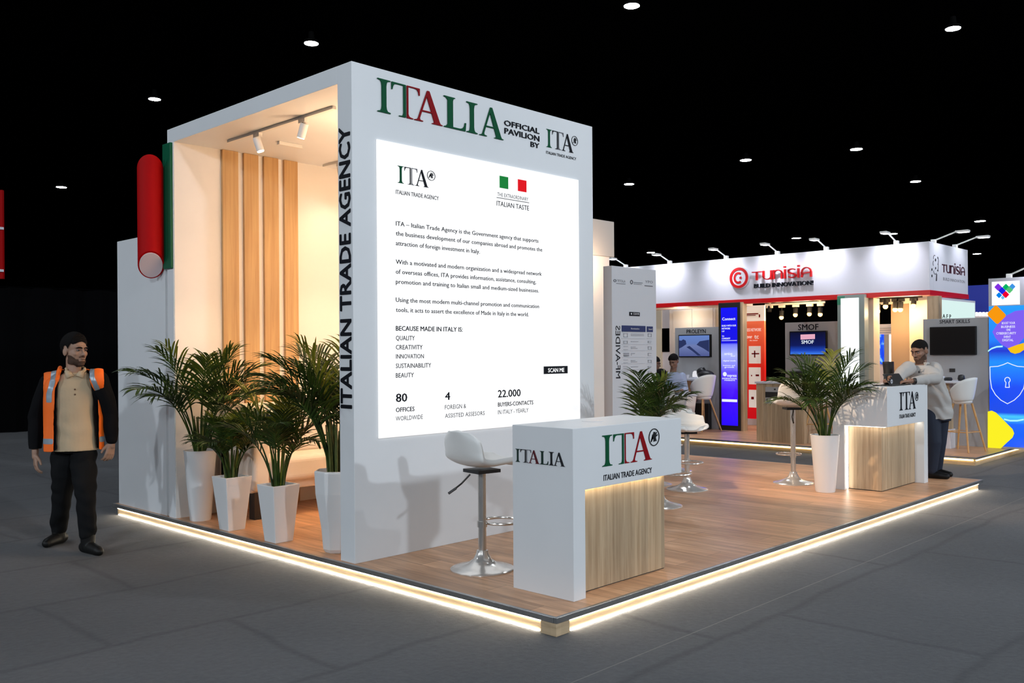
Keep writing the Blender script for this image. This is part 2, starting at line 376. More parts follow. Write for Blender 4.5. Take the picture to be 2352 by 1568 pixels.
m_screen = mat('backlit_white_fabric', (.42, .42, .42, 1), rough=.8, spec=.1, emit=(.985, .99, 1, 1), es=.80)
# ------------------------------------------------------------------ the hall
ZP = .11            # top of the raised decks
struct(MB().box(-40, 90, -30, 80, -.05, 0).build('floor', m_carpet))
struct(MB().box(-40, 90, -30, 80, 8.24, 8.34).build('ceiling', m_dark))
struct(MB().box(-40, 90, 79.9, 80.1, 0, 8.24).build('wall_back', m_dark))
struct(MB().box(89.9, 90.1, -30, 80, 0, 8.24).build('wall_right', m_dark))
struct(MB().box(-40.1, -39.9, -30, 80, 0, 8.24).build('wall_left', m_dark))
# black drape partition behind the aisle on the left, three metres high
t = thing('drape_partition', 'black drape partition closing off the hall behind the tower', 'partition', (-3, 17.0, 0))
mb = MB(); n = 240; pts = []
for i in range(n+1):
    x = -22 + 40*i/n; pts.append((x, 17.0 - .11*(x-2.4) + .05*math.sin(i*1.9) + .02*math.sin(i*.7)))
vs = [(x, y, z) for (x, y) in pts for z in (.01, 2.95)] + [(x, y+.03, z) for (x, y) in pts for z in (.01, 2.95)]
fs = []
for i in range(n):
    o2 = 2*(n+1); fs += [(2*i, 2*i+2, 2*i+3, 2*i+1), (o2+2*i, o2+2*i+1, o2+2*i+3, o2+2*i+2), (2*i+1, 2*i+3, o2+2*i+3, o2+2*i+1)]
part(mb.add(vs, fs), 'drape', mat('black_drape_cloth', (.0035, .0035, .004, 1), rough=1, spec=0), t)
part(MB().tube([(-22, 17.0+.11*24.4+.015, 2.96), (18, 17.0-.11*15.6+.015, 2.96)], .02), 'rail', m_dark, t)

# ------------------------------------------------------------------ raised deck of the stand
PX0, PX1, PY0, PY1 = -.055, 7.1, -.01, 5.72
t = thing('stage_platform', 'raised oak plank deck under the white tower, with lit edges', 'platform', (3.5, 2.8, 0))
part(MB().box(PX0+.02, PX1-.02, PY0+.02, PY1-.02, .098, ZP), 'deck', m_deck, t)
mb = MB()
mb.box(PX0, PX1, PY0-.004, PY0+.02, .078, ZP).box(PX0-.004, PX0+.02, PY0+.02, PY1, .078, ZP).box(PX1-.02, PX1, PY0+.02, PY1, .078, ZP).box(PX0+.02, PX1-.02, PY1-.02, PY1, .078, ZP)
part(mb, 'edge_trim', m_steel, t, bevel=.002)
IN = .035
mb = MB().box(PX0+IN+.11, PX1-IN, PY0+IN, PY0+IN+.02, 0.001, .078).box(PX0+IN, PX0+IN+.02, PY0+IN+.11, PY1-IN, 0.001, .078).box(PX1-IN-.02, PX1-IN, PY0+IN+.02, PY1-IN, 0.001, .078)
part(mb, 'skirting', m_skirt, t)
part(MB().box(PX0+.012, PX0+.125, PY0+.012, PY0+.125, .001, .078), 'corner_block', m_skirt, t, bevel=.002)
for (nm, b) in (('led_strip', (PX0+IN+.11, PX1-IN-.02, PY0+IN-.009, PY0+IN, .061, .075)), ('led_strip', (PX0+IN-.009, PX0+IN, PY0+IN+.11, PY1-IN-.02, .061, .075))):
    long = max(b[1]-b[0], b[3]-b[2]); k = int(long/.3); mb = MB()
    for i in range(k):
        if b[1]-b[0] > b[3]-b[2]: mb.box(b[0]+(b[1]-b[0])*i/k, b[0]+(b[1]-b[0])*(i+1)/k, b[2], b[3], b[4], b[5])
        else: mb.box(b[0], b[1], b[2]+(b[3]-b[2])*i/k, b[2]+(b[3]-b[2])*(i+1)/k, b[4], b[5])
    part(mb, nm, m_led, t)
for b in ((PX0+IN+.12, PX1-IN-.03, PY0+IN-.006, PY0+IN, .002, .008), (PX0+IN-.006, PX0+IN, PY0+IN+.12, PY1-IN-.03, .002, .008)):
    long = max(b[1]-b[0], b[3]-b[2]); k = int(long/.3); mb = MB()
    for i in range(k):
        if b[1]-b[0] > b[3]-b[2]: mb.box(b[0]+(b[1]-b[0])*i/k, b[0]+(b[1]-b[0])*(i+1)/k, b[2], b[3], b[4], b[5])
        else: mb.box(b[0], b[1], b[2]+(b[3]-b[2])*i/k, b[2]+(b[3]-b[2])*(i+1)/k, b[4], b[5])
    part(mb, 'floor_led_strip', m_ledf, t)

# ------------------------------------------------------------------ the tower
TU0, TU1, TV0, TV1, TZ = -.02, 2.60, 1.847, 4.585, 3.555
FW = .165           # thickness of the front wall
LW = .125           # thickness of the far wall
t = thing('exhibition_tower', 'tall white stand tower open at its left end, ITALIA across its top', 'stand', (1.3, 3.2, ZP))
part(MB().box(TU0, TU1, TV0, TV0+FW, ZP, TZ), 'front_wall', m_white, t, bevel=.003)
part(MB().box(TU0, TU1, TV1-LW, TV1, ZP, TZ-.125), 'side_wall', m_cream, t)
part(MB().box(TU0, TU1, TV0+FW, TV1, TZ-.125, TZ), 'ceiling_panel', m_white, t, bevel=.002)
part(MB().box(TU1-.1, TU1, TV0+FW, TV1-LW, ZP, TZ-.125), 'end_wall', m_cream, t)
part(MB().box(TU0-.006, TU0, TV1-LW+.008, TV1, ZP, TZ-.125), 'end_cap', m_white, t)
part(MB().box(TU0-.03, TU0-.006, TV1-LW+.012, TV1+.035, 2.315, TZ-.13), 'green_panel', m_gpanel, t, bevel=.004, label='glossy green upright panel')
for (a, b) in ((.43, .59), (.65, .80), (.86, 1.015), (1.08, 1.23)):
    part(MB().box(a, b, TV1-LW-.03, TV1-LW, ZP+.0, TZ-.126), 'wood_slat', m_slat, t, bevel=.002)
mp = fV(TV0)
Z0, Z1 = 3.249, 3.484
for (cl, m_, gl) in (('green', m_green, [('I', .198, .313), ('TL', .324, .453), ('L', .822, 1.049), ('I', 1.056, 1.171), ('A', 1.192, 1.459)]), ('red', m_red, [('TR', .464, .585), ('A', .533, .807)])):
    for (g, a, b) in gl:
        mb = MB(); glyph(mb, g, mp, a, b, Z0, Z1, thick=.008); part(mb, 'letter', m_, t, label='large %s serif capital' % cl)
mb = MB()
text(mb, 'OFFICIAL', mp, 1.471, 1.893, 3.372, 3.415, .018, thick=.004)
text(mb, 'PAVILION', mp, 1.475, 1.892, 3.308, 3.352, .018, thick=.004)
text(mb, 'BY', mp, 1.783, 1.891, 3.250, 3.291, .018, thick=.004)
part(mb, 'lettering', m_ink, t, label='small bold black capitals')
def ita(mp, x0, x1, z0, z1, cx, cz, ra, rz, cap, parent, inks, capbold=.02, w=.1):
    W_ = x1-x0
    gl = [('I', 0, .188), ('TL', .213, .417), ('TR', .437, .626), ('A', .555, 1.0)]
    groups = {}
    for (g, a, b), m_ in zip(gl, inks): groups.setdefault(m_.name, (m_, []))[1].append((g, a, b))
    for m_, l in groups.values():
        mb = MB()
        for (g, a, b) in l: glyph(mb, g, mp, x0+W_*a, x0+W_*b, z0, z1)
        part(mb, 'lettering', m_, parent)
    mb = MB(); emblem(mb, mp, cx, cz, ra, rz, w); part(mb, 'emblem', m_greyink, parent)
    mb = MB(); text(mb, 'ITALIAN TRADE AGENCY', mp, *cap, capbold); part(mb, 'lettering', m_ink, parent)
ita(mp, 1.982, 2.333, 3.279, 3.431, 2.352, 3.388, .042, .042, (1.977, 2.372, 3.222, 3.245), t, [m_green, m_greyink, m_midink, m_ink])
# the name running up the tower's edge
mb = MB(); text(mb, 'ITALIAN TRADE AGENCY', fU(TU0), 1.868, 1.990, 1.172, 3.118, .026, thick=.004, vertical=True)
part(mb, 'lettering', m_ink, t, label='bold black capitals running up the edge')

# ------------------------------------------------------------------ the backlit poster
t = thing('light_box', 'big backlit white text panel on the tower front', 'sign', (1.3, TV0-.01, .96))
part(MB().box(.188, 2.388, TV0-.012, TV0, .955, 3.05), 'panel', m_screen, t)
mp = fV(TV0-.012)
def lines(rows, m_, bold=0.0, label=None):
    for (s, a, b, z0, z1) in rows:
        mb = MB(); text(mb, s, mp, a, b, z0, z1, bold); part(mb, 'text_line', m_, t, label=label)
lines([('ITA – Italian Trade Agency is the Government agency that supports', .347, 1.860, 2.461, 2.492),
       ('the business development of our companies abroad and promotes the', .346, 1.907, 2.391, 2.422),
       ('attraction of foreign investment in Italy.', .345, 1.180, 2.321, 2.352)], m_greyink, .013, 'line of the first dark grey paragraph')
lines([('With a motivated and modern organization and a widespread network', .344, 1.897, 2.188, 2.219),
       ('of overseas offices, ITA provides information, assistance, consulting,', .343, 1.826, 2.118, 2.149),
       ('promotion and training to Italian small and medium-sized businesses.', .343, 1.860, 2.047, 2.078)], m_greyink, .013, 'line of the second dark grey paragraph')
lines([('Using the most modern multi-channel promotion and communication', .341, 1.862, 1.917, 1.948),
       ('tools, it acts to assert the excellence of Made in Italy in the world.', .342, 1.735, 1.846, 1.877)], m_greyink, .013, 'line of the third dark grey paragraph')
lines([('BECAUSE MADE IN ITALY IS:', .340, .991, 1.712, 1.745)], m_ink, .022, 'bold black heading')
lines([('QUALITY', .340, .515, 1.644, 1.676), ('CREATIVITY', .339, .589, 1.578, 1.610), ('INNOVATION', .339, .600, 1.513, 1.544),
       ('SUSTAINABILITY', .338, .670, 1.445, 1.477), ('BEAUTY', .337, .504, 1.377, 1.409)], m_greyink, .008, 'line of thin grey capitals')
lines([('80', .336, .441, 1.204, 1.262), ('4', .805, .858, 1.199, 1.255), ('22.000', 1.368, 1.631, 1.195, 1.252)], m_ink, .022, 'bold black figure')
lines([('OFFICES', .335, .508, 1.132, 1.163), ('BUYERS-CONTACTS', 1.367, 1.782, 1.122, 1.154)], m_ink, .022)
lines([('WORLDWIDE', .334, .586, 1.070, 1.101), ('FOREIGN &', .804, 1.021, 1.128, 1.160), ('ASSISTED ASSESORS', .804, 1.220, 1.064, 1.095), ('IN ITALY - YEARLY', 1.366, 1.723, 1.061, 1.094)], m_greyink)
ita(mp, .367, .657, 2.768, 2.891, .683, 2.860, .040, .036, (.349, .757, 2.687, 2.716), t, [m_green, m_greyink, m_midink, m_ink], .012)
mb = MB(); rect(mb, mp, 1.404, 1.501, 2.862, 2.957); part(mb, 'green_flag_field', m_fgreen, t)
mb = MB(); rect(mb, mp, 1.615, 1.716, 2.862, 2.957); part(mb, 'red_flag_field', m_fred, t)
mb = MB(); text(mb, 'THE EXTRAORDINARY', mp, 1.379, 1.739, 2.793, 2.822); rect(mb, mp, 1.369, 1.747, 2.778, 2.782); text(mb, 'ITALIAN TASTE', mp, 1.369, 1.747, 2.716, 2.754, .006)
part(mb, 'lettering', m_greyink, t)
mb = MB(); rect(mb, mp, 1.913, 2.219, 1.368, 1.432); part(mb, 'caption_plate', m_ink, t)
mb = MB(); text(mb, 'SCAN ME', mp, 1.964, 2.173, 1.382, 1.415, .02, d=.006); part(mb, 'lettering', m_screen, t, label='white capitals on the black plate')

# ------------------------------------------------------------------ low wall, red capsule, back wall
t = thing('low_wall', 'plain white side wall, lower than the tower, left of it', 'wall panel', (.06, 5.15, ZP))
part(MB().box(TU0, .11, TV1+.06, 5.655, ZP, 2.655), 'panel', m_white, t, bevel=.003)
part(MB().box(TU0+.03, .11, TV1+.002, TV1+.06, ZP, 2.66), 'joint_strip', m_white, t)
part(MB().box(TU0+.012, TU0+.03, TV1+.012, TV1+.05, ZP+.001, ZP+.02), 'foot', mat('wall_foot', (.7, .7, .7, 1), rough=.3), t)
t = thing('capsule_sign', 'red upright tube with slanted ends and a pale lower cut, before the low white wall', 'sign', (-.13, 4.72, 2.2))
CR = .110; cc = onU(346, 497, TU0-CR-.01); cc = Vector((TU0-CR-.01, cc.y, 0))
vd = (Vector((cc.x, cc.y, 0)) - Vector((CAMP.x, CAMP.y, 0))).normalized()      # both ends are cut sloping away from the aisle
za = onU(346, 608, cc.x).z; zb_ = onU(346, 389, cc.x).z; sl = 1.02
mb = MB(); n = 48; vs = []
for zc in (za, zb_):
    for k in range(n):
        a_ = 2*math.pi*k/n; d = Vector((CR*math.cos(a_), CR*math.sin(a_), 0)); vs.append((cc.x+d.x, cc.y+d.y, zc - sl*d.dot(vd)))
mb.add(vs, [(k, (k+1) % n, n+(k+1) % n, n+k) for k in range(n)] + [tuple(range(n-1, -1, -1)), tuple(range(n, 2*n))])
part(mb, 'tube', m_rpanel, t, smooth=True)
vs = []
for dz in (-.001, -.006):
    for k in range(n):
        a_ = 2*math.pi*k/n; d = Vector((CR*.88*math.cos(a_), CR*.88*math.sin(a_), 0)); vs.append((cc.x+d.x, cc.y+d.y, za - sl*d.dot(vd) + dz))
part(MB().add(vs, [(k, (k+1) % n, n+(k+1) % n, n+k) for k in range(n)] + [tuple(range(n-1, -1, -1)), tuple(range(n, 2*n))]), 'disc', m_pink, t)
part(MB().box(TU0-.03, TU0, cc.y-.03, cc.y+.03, 2.45, 2.6), 'bracket', m_white, t)

t = thing('storage_block', 'tall cream wall block behind the tower, warm lit below its header', 'wall panel', (5.3, 5.1, ZP))
part(MB().box(2.75, 7.05, 5.02, 5.6, 2.95, 3.47), 'header', mat('greige_header', (.50, .47, .44, 1), rough=.6), t, bevel=.003)
part(MB().box(2.75, 6.98, 5.06, 5.6, ZP, 2.95), 'wall', m_cream, t)
for (a, b) in ((4.75, 5.55), (5.6, 6.4)):
    for (z0, z1) in ((.3, 1.95), (1.98, 2.62)): part(MB().box(a, b, 5.048, 5.06, z0, z1), 'door', m_cream, t, bevel=.004)

# ------------------------------------------------------------------ track lights inside the tower
m_wp = mat('white_powder_coat', (.75, .74, .72, 1), rough=.45)
def spot_head(root, x, y, z, aim, power, name='spot_head', mt=None, r=.032, l=.115, lens=m_spot, color=(1, .76, .48), light=True, size=math.radians(95)):
    mt = mt or m_wp
    aim = Vector(aim).normalized(); p = Vector((x, y, z))
    mb = MB().box(x-.018, x+.018, y-.045, y+.045, z-.03, z).tube([(x, y, z-.03), (x, y, z-.075)], .009)
    h = part(mb, name, mt, root)
    c = p + Vector((0, 0, -.075))
    o = h
    mbt = MB().tube([c-aim*l*.35, c+aim*l*.65], r, n=20); mbt.v = [tuple(Vector(v)-root_loc(root)-h.location) for v in mbt.v]; mbt.build('spot_can', mt, h, smooth=True)
    e = c+aim*(l*.65+.001)
    mbl = MB().tube([e, e+aim*.004], r*.85, n=16); mbl.v = [tuple(Vector(v)-root_loc(root)-h.location) for v in mbl.v]; mbl.build('lens', lens, h)
    if light:
        li = bpy.data.lights.new('spot_light', 'SPOT'); li.energy = power; li.color = color; li.spot_size = size; li.spot_blend = .6; li.shadow_soft_size = .03
        lo = bpy.data.objects.new('spot_light', li); COL.objects.link(lo); lo.location = e+aim*.02
        lo.rotation_euler = aim.to_track_quat('-Z', 'Y').to_euler()
CEZ = TZ-.125
for (u, v0, v1, heads, lab) in ((.30, 2.50, 4.08, ((3.60, (.25, -.2, -1)), (2.92, (-.06, .42, -1))), 'white ceiling track with two spots near the open end of the tower'),
                               (1.50, 2.7, 4.38, ((4.10, (.1, -.15, -1)), (3.1, (.0, .4, -1))), 'white ceiling track deeper inside the tower, behind the front post')):
    t = thing('track_light', lab, 'track light', (u, (v0+v1)/2, CEZ))
    part(MB().box(u-.017, u+.017, v0, v1, CEZ-.022, CEZ), 'rail', m_wp, t, bevel=.002)
    for (v, aim) in heads: spot_head(t, u, v, CEZ-.022, aim, 11 if aim[1] < .4 else 75, size=math.radians(150 if aim[1] < .4 else 62), color=(1, .68, .42))
t = thing('ceiling_sensor', 'small flat fitting on the tower ceiling beside the track', 'ceiling fitting', (.75, 3.8, CEZ))
part(MB().box(.62, .86, 3.78, 3.82, CEZ-.03, CEZ), 'body', m_wp, t, bevel=.004)

# added point lights imitate bounced track light on ceiling, floor and sofa
for (x, y, z, e) in ((.62, 2.62, 2.95, 15), (1.75, 3.1, 2.4, 24), (1.15, 2.42, 2.0, 26)):
    li = bpy.data.lights.new('bounce_fill', 'POINT'); li.energy = e; li.color = (1, .64, .37); li.shadow_soft_size = .12
    lo = bpy.data.objects.new('bounce_fill', li); COL.objects.link(lo); lo.location = (x, y, z)
# ------------------------------------------------------------------ sofa
m_sofa = mat('cream_leather', (.80, .72, .63, 1), rough=.45, bump=.04, bscale=40)
t = thing('sofa', 'cream leather sofa on black block feet behind the potted palms', 'sofa', (1.3, 4.1, ZP))
part(MB().box(.36, 2.35, 3.86, 4.40, .34, .46), 'frame', m_sofa, t, bevel=.02)
part(MB().box(.36, .52, 3.80, 4.40, .36, .86), 'armrest', m_sofa, t, bevel=.035, segs=4)
part(MB().box(2.19, 2.35, 3.80, 4.40, .36, .86), 'armrest', m_sofa, t, bevel=.035, segs=4)
part(MB().box(.36, 2.35, 4.26, 4.41, .36, 1.10), 'backrest', m_sofa, t, bevel=.03, segs=4)
for (a, b) in ((.53, 1.35), (1.36, 2.18)):
    part(MB().box(a, b, 3.76, 4.26, .42, .645), 'seat_cushion', m_sofa, t, bevel=.055, segs=5)
    part(MB().box(a, b, 4.11, 4.27, .63, 1.05), 'back_cushion', m_sofa, t, bevel=.05, segs=4)
for (x, y) in ((.44, 3.9), (2.27, 3.9), (.44, 4.34), (2.27, 4.34)):
    part(MB().box(x-.045, x+.045, y-.045, y+.045, ZP, .345), 'foot', m_black, t)

# ------------------------------------------------------------------ the two counters
def box_led(mb, x0, x1, y0, y1, z0, z1, k=8):
    for i in range(k):
        if x1-x0 > y1-y0: mb.box(x0+(x1-x0)*i/k, x0+(x1-x0)*(i+1)/k, y0, y1, z0, z1)
        else: mb.box(x0, x1, y0+(y1-y0)*i/k, y0+(y1-y0)*(i+1)/k, z0, z1)
    return mb
m_ledc = glow('warm_counter_led', (1, .87, .64, 1), 16)
m_ledw = glow('white_counter_led', (1, .93, .80, 1), 9)
t = thing('reception_counter', 'white reception counter at the deck corner, ITALIA on its end', 'counter', (.8, .37, ZP))
A0, A1, B0, B1, ZT, ZB_ = .253, 1.367, .123, .607, 1.108, .745
part(MB().plate([(A0, ZP), (A0+.108, ZP), (A0+.108, ZB_), (A1, ZB_), (A1, ZT), (A0, ZT)], fV(B0), 0, B0-B1), 'shell', m_white, t, bevel=.003)
part(MB().box(A0+.108, 1.294, .212, B1-.03, ZP+.006, ZB_), 'oak_panel', m_oak, t)
part(MB().box(A0+.108, 1.290, .216, B1-.035, ZP, ZP+.006), 'plinth', m_black, t)
part(box_led(MB(), A0+.112, 1.290, .185, .197, ZB_-.008, ZB_), 'led_strip', m_ledc, t)
disc_mb = MB(); disc(disc_mb, fZ(ZT), .78, .40, .07, .07, .0, .004); part(disc_mb, 'cable_cap', mat('pale_cap', (.72, .73, .75, 1), rough=.3), t)
mp = fU(A0); zz = (.885, .964)
for m_, gl in ((mat('very_dark_green_lettering', srgb(10, 45, 35), rough=.45), [('I', .578, .542), ('L', .378, .312)]), (m_midink, [('TR', .488, .450)]), (mat('dark_red_lettering', srgb(85, 12, 25), rough=.45), [('A', .470, .382)]), (m_greyink, [('TL', .537, .493), ('I', .307, .268), ('A', .270, .183)])):
    mb = MB()
    for (g, a, b) in gl: glyph(mb, g, mp, a, b, *zz)
    part(mb, 'lettering', m_, t)
mp = fV(B0)
ita(mp, .522, 1.028, .864, 1.050, 1.054, 1.003, .058, .056, (.533, 1.029, .779, .813), t, [m_green, m_green, m_red, m_red], .02)

t = thing('reception_counter', 'white corner counter at the far end of the deck, a man leaning on it', 'counter', (5.95, .65, ZP))
A0, A1, B0, B1, ZT, ZB_ = 5.402, 6.50, .36, .93, 1.177, .775
part(MB().plate([(A0, ZB_), (A1-.105, ZB_), (A1-.105, ZP), (A1, ZP), (A1, ZT), (A0, ZT)], fV(B0), 0, B0-B1), 'shell', m_white, t, bevel=.003)
part(MB().box(A0, A1-.105, B1-.125, B1, ZP, ZB_), 'back_leg', m_white, t)
part(MB().box(A0+.10, A1-.107, B0+.10, B1-.127, ZP+.008, ZB_), 'oak_panel', m_oak, t)
part(MB().box(A0+.105, A1-.107, B0+.105, B1-.127, ZP, ZP+.008), 'plinth', m_black, t)
part(box_led(MB(), A0+.05, A1-.11, B0+.05, B0+.062, ZB_-.008, ZB_), 'led_strip', m_ledw, t)
part(box_led(MB(), A0+.05, A0+.062, B0+.07, B1-.13, ZB_-.008, ZB_), 'led_strip', m_ledw, t)
part(box_led(MB(), A0+.055, A0+.07, B1-.135, B1-.126, ZP+.01, ZB_-.012, 1), 'led_strip', m_ledw, t)
mp = fV(B0)
ita(mp, 5.712, 6.154, .928, 1.112, 6.181, 1.054, .046, .047, (5.708, 6.149, .846, .885), t, [m_ink]*4, .02, w=.14)

# ------------------------------------------------------------------ bar stools of the stand
m_base = mat('glossy_metal_base', (.74, .715, .68, 1), rough=.2, metal=.55)
def stool_seat(low, bh):
    "swept shell: seat that curls up into a backrest; back towards +Y"
    cp = [(-.222, -.022), (-.20, -.006), (-.10, -.004), (.04, -.012), (.125, .004), (.175, .045), (.198, .10), (.21, .10+bh*.5), (.222, .10+bh)]
    cw = [.165, .195, .21, .218, .22, .22, .216, .206, .175]
    def cr(a, b, c, d, t): return .5*((2*b)+(c-a)*t+(2*a-5*b+4*c-d)*t*t+(3*b-a-3*c+d)*t**3)
    rows = []; n = len(cp)
    for i in range(n-1):
        for k in range(5):
            t_ = k/5; ix = [max(0, i-1), i, i+1, min(n-1, i+2)]
            if i == n-2 or (k % 2 == 0): rows.append((cr(*[cp[j][0] for j in ix], t_), cr(*[cp[j][1] for j in ix], t_), cr(*[cw[j] for j in ix], t_), (i+t_)/(n-1)))
    rows.append((cp[-1][0], cp[-1][1], cw[-1], 1))
    nu = 12; vs = []; fs = []; k = nu+1
    for (y, z, w, s) in rows:
        up = min(1, max(0, (s-.5)/.25)); e = max(0, (s-.86)/.14); w2 = w*math.sqrt(max(.3, 1-.62*e*e)); e0 = max(0, (.1-s)/.1); w2 *= math.sqrt(max(.3, 1-.4*e0*e0))
        for i in range(nu+1):
            t_ = -1 + 2*i/nu; cup = abs(t_)**2.6
            vs.append((w2*t_, y - .045*cup*up, z + .030*cup*(1-up) - .0*e))
    for j in range(len(rows)-1):
        for i in range(nu): fs.append((j*k+i, j*k+i+1, (j+1)*k+i+1, (j+1)*k+i))
    return MB().add(vs, fs)
def bar_stool(loc, rz, label, seat_z=.70, low=False, foot=True, bh=.2):
    r = thing('bar_stool', label, 'stool', loc, 'white bar stools on the deck', rz)
    st = stool_seat(low, bh); st.v = [(x, y, z+seat_z) for x, y, z in st.v]
    o = part(st, 'seat', m_seat, r, world=False, smooth=True, ang=180)
    sd = o.modifiers.new('thick', 'SOLIDIFY'); sd.thickness = .042; sd.offset = -1
    sb = o.modifiers.new('round', 'SUBSURF'); sb.levels = 2; sb.render_levels = 2
    part(MB().box(-.09, .09, -.09, .09, seat_z-.05, seat_z-.028), 'mount_plate', m_black, r, world=False)
    part(MB().tube([(0, 0, .07), (0, 0, seat_z-.045)], .027, n=20), 'column', m_chrome, r, world=False, smooth=True)
    part(MB().lathe([(.215, 0), (.215, .006), (.205, .012), (.16, .022), (.1, .04), (.06, .068), (.042, .105), (.038, .125), (.0275, .126)], n=48), 'base', m_base, r, world=False, smooth=True, ang=50)
    if foot:
        pts = [(.13*math.sin(a), -.165+.13*math.cos(a)*1.0, .30) for a in [2*math.pi*k/28 for k in range(29)]]
        part(MB().tube(pts, .0095, n=10).tube([(0, -.02, .30), (0, -.04, .30)], .012).lathe([(.034, 0), (.034, .04)], (0, 0, .28), 20), 'footrest', m_chrome, r, world=False, smooth=True)
    part(MB().tube([(.02, .08, seat_z-.06), (.05, .13, seat_z-.12), (.06, .2, seat_z-.165)], .006, n=8).tube([(.056, .17, seat_z-.148), (.063, .225, seat_z-.178)], .009, n=8), 'lever', m_black, r, world=False)
    return r
def face(dx, dy): return math.atan2(dx, -dy)     # turn so that the stool's front (-Y) points along (dx, dy)
bar_stool((.47, 1.10, ZP), face(1, -.15), 'white bar stool between the tower wall and the front counter', .695, bh=.135)
bar_stool((4.36, 2.03, ZP), face(-.72, -.69), 'white bar stool with its seat showing right of the front counter', .635, True, bh=.04)
bar_stool((3.32, 1.66, ZP), face(.69, -.72), 'white bar stool mostly hidden behind the front counter, base showing', .74, True, bh=-.02)
bar_stool((5.50, 2.96, ZP), face(.72, .69), 'white bar stool farthest back, in line behind the one with its seat showing', .62, True, bh=0)
bar_stool((4.42, 2.52, ZP), face(.3, .9), 'white bar stool hidden by the front counter but for the rim of its base', .50, True, bh=-.03)
bar_stool((5.50, 1.42, ZP), face(.72, .69), 'white bar stool seen from behind, left of the far counter and its palm', .85, bh=.19)

# ------------------------------------------------------------------ information totem
t = thing('totem_sign', 'tall pale grey information totem with a blue table header beside the tower', 'sign', (4.9, 2.95, ZP))
TU = 2.95
ta = onV(1405, 612, TU); tb = onV(1506.5, 618, TU); ZTT = (ta.z+tb.z)/2
m_totem = mat('pale_grey_totem', (.58, .585, .61, 1), rough=.5)
part(MB().box(ta.x, tb.x, TU, TU+.12, ZP, ZTT), 'panel', m_totem, t, bevel=.003)
mp = fV(TU)
def tp(x, y):  # totem picture point (crop 1400..1520 x 600..960 drawn 523 wide)
    p = onV(1400+x*.22945, 600+y*.22959, TU); return p.x, p.z
def tr(mb, x0, y0, x1, y1, d=.0015):
    a0, z1 = tp(x0, y0); a1, z1b = tp(x1, y0); z0 = tp(x0, y1)[1]
    rect(mb, mp, a0, a1, z0, z1, d)
m_navy = mat('navy_print', srgb(22, 38, 92), rough=.5)
m_pgrey = mat('light_grey_print', (.33, .33, .36, 1), rough=.5)
m_pline = mat('pale_rule_print', (.5, .5, .53, 1), rough=.5)
mb = MB(); tr(mb, 120, 640, 358, 702); tr(mb, 371, 650, 431, 706); part(mb, 'table_header', m_navy, t)
mb = MB(); text(mb, 'Nominativo', mp, tp(205, 0)[0], tp(290, 0)[0], tp(205, 680)[1], tp(205, 664)[1], .02, d=.006); text(mb, 'Stand', mp, tp(382, 0)[0], tp(418, 0)[0], tp(382, 686)[1], tp(382, 670)[1], .02, d=.006); part(mb, 'header_text', m_totem, t, label='pale words on the blue header')
mb = MB(); text(mb, 'MF-AVIDES', mp, tp(60, 640)[0], tp(104, 640)[0], tp(60, 1172)[1], tp(60, 642)[1], .012, vertical=True); part(mb, 'lettering', m_greyink, t, label='dark capitals running up')
for i, (y, hh) in enumerate(((720, 38), (795, 26), (850, 34), (915, 34), (985, 32), (1048, 22), (1100, 30))):
    mb = MB(); tr(mb, 138, y, 138+(44 if i != 3 else 58), y+4); tr(mb, 138, y+hh-4, 182, y+hh)
    if i in (0, 1): tr(mb, 138, y, 142, y+hh); tr(mb, 174, y, 178, y+hh)
    if i == 3: tr(mb, 138, y+6, 194, y+15); tr(mb, 138, y+19, 194, y+hh)
    tr(mb, 212, y+4, 212+[128, 74, 48, 40, 44, 72, 60][i], y+10)
    if hh > 30: tr(mb, 212, y+18, 212+[130, 50, 66, 10, 62, 40, 50][i], y+24)
    tr(mb, 382, y+2, 418, y+7); tr(mb, 386, y+hh-8, 414, y+hh-4); tr(mb, 382, y+2, 387, y+hh-4)
    if i % 2 == 0: tr(mb, 414, y+2, 419, y+hh)
    part(mb, 'table_row', m_pgrey, t)
mb = MB()
for y in (705, 770, 830, 893, 960, 1024, 1084): tr(mb, 120, y, 358, y+2.5); tr(mb, 371, y, 431, y+2.5)
tr(mb, 235, 1330, 340, 1337)
part(mb, 'table_rules', m_pline, t)
mb = MB()
a0, z1 = tp(38, 178); a1 = tp(66, 178)[0]; z0 = tp(38, 206)[1]; ring(mb, mp, (a0+a1)/2, (z0+z1)/2, (a1-a0)/2, (z1-z0)/2, .35)
text(mb, 'TITOLA', mp, tp(76, 200)[0], tp(158, 200)[0], tp(76, 206)[1], tp(76, 182)[1]); tr(mb, 66, 218, 158, 222)
a0, z1 = tp(205, 185); a1 = tp(232, 185)[0]; z0 = tp(205, 228)[1]; ring(mb, mp, (a0+a1)/2, (z0+z1)/2, (a1-a0)/2, (z1-z0)/2, .4)
tr(mb, 240, 208, 330, 212); tr(mb, 240, 224, 320, 227)
text(mb, 'YPO', mp, tp(356, 200)[0], tp(432, 200)[0], tp(356, 215)[1], tp(356, 190)[1]); tr(mb, 350, 240, 430, 247)
part(mb, 'partner_logos', m_midink, t)
mb = MB(); tr(mb, 196, 505, 300, 545); part(mb, 'caption_plate', m_ink, t)
mb = MB(); tr(mb, 208, 517, 220, 532, .006); text(mb, 'SCAN ME', mp, tp(234, 520)[0], tp(292, 520)[0], tp(234, 534)[1], tp(234, 514)[1], .015, d=.006)
part(mb, 'lettering', m_totem, t, label='pale capitals on the dark plate')
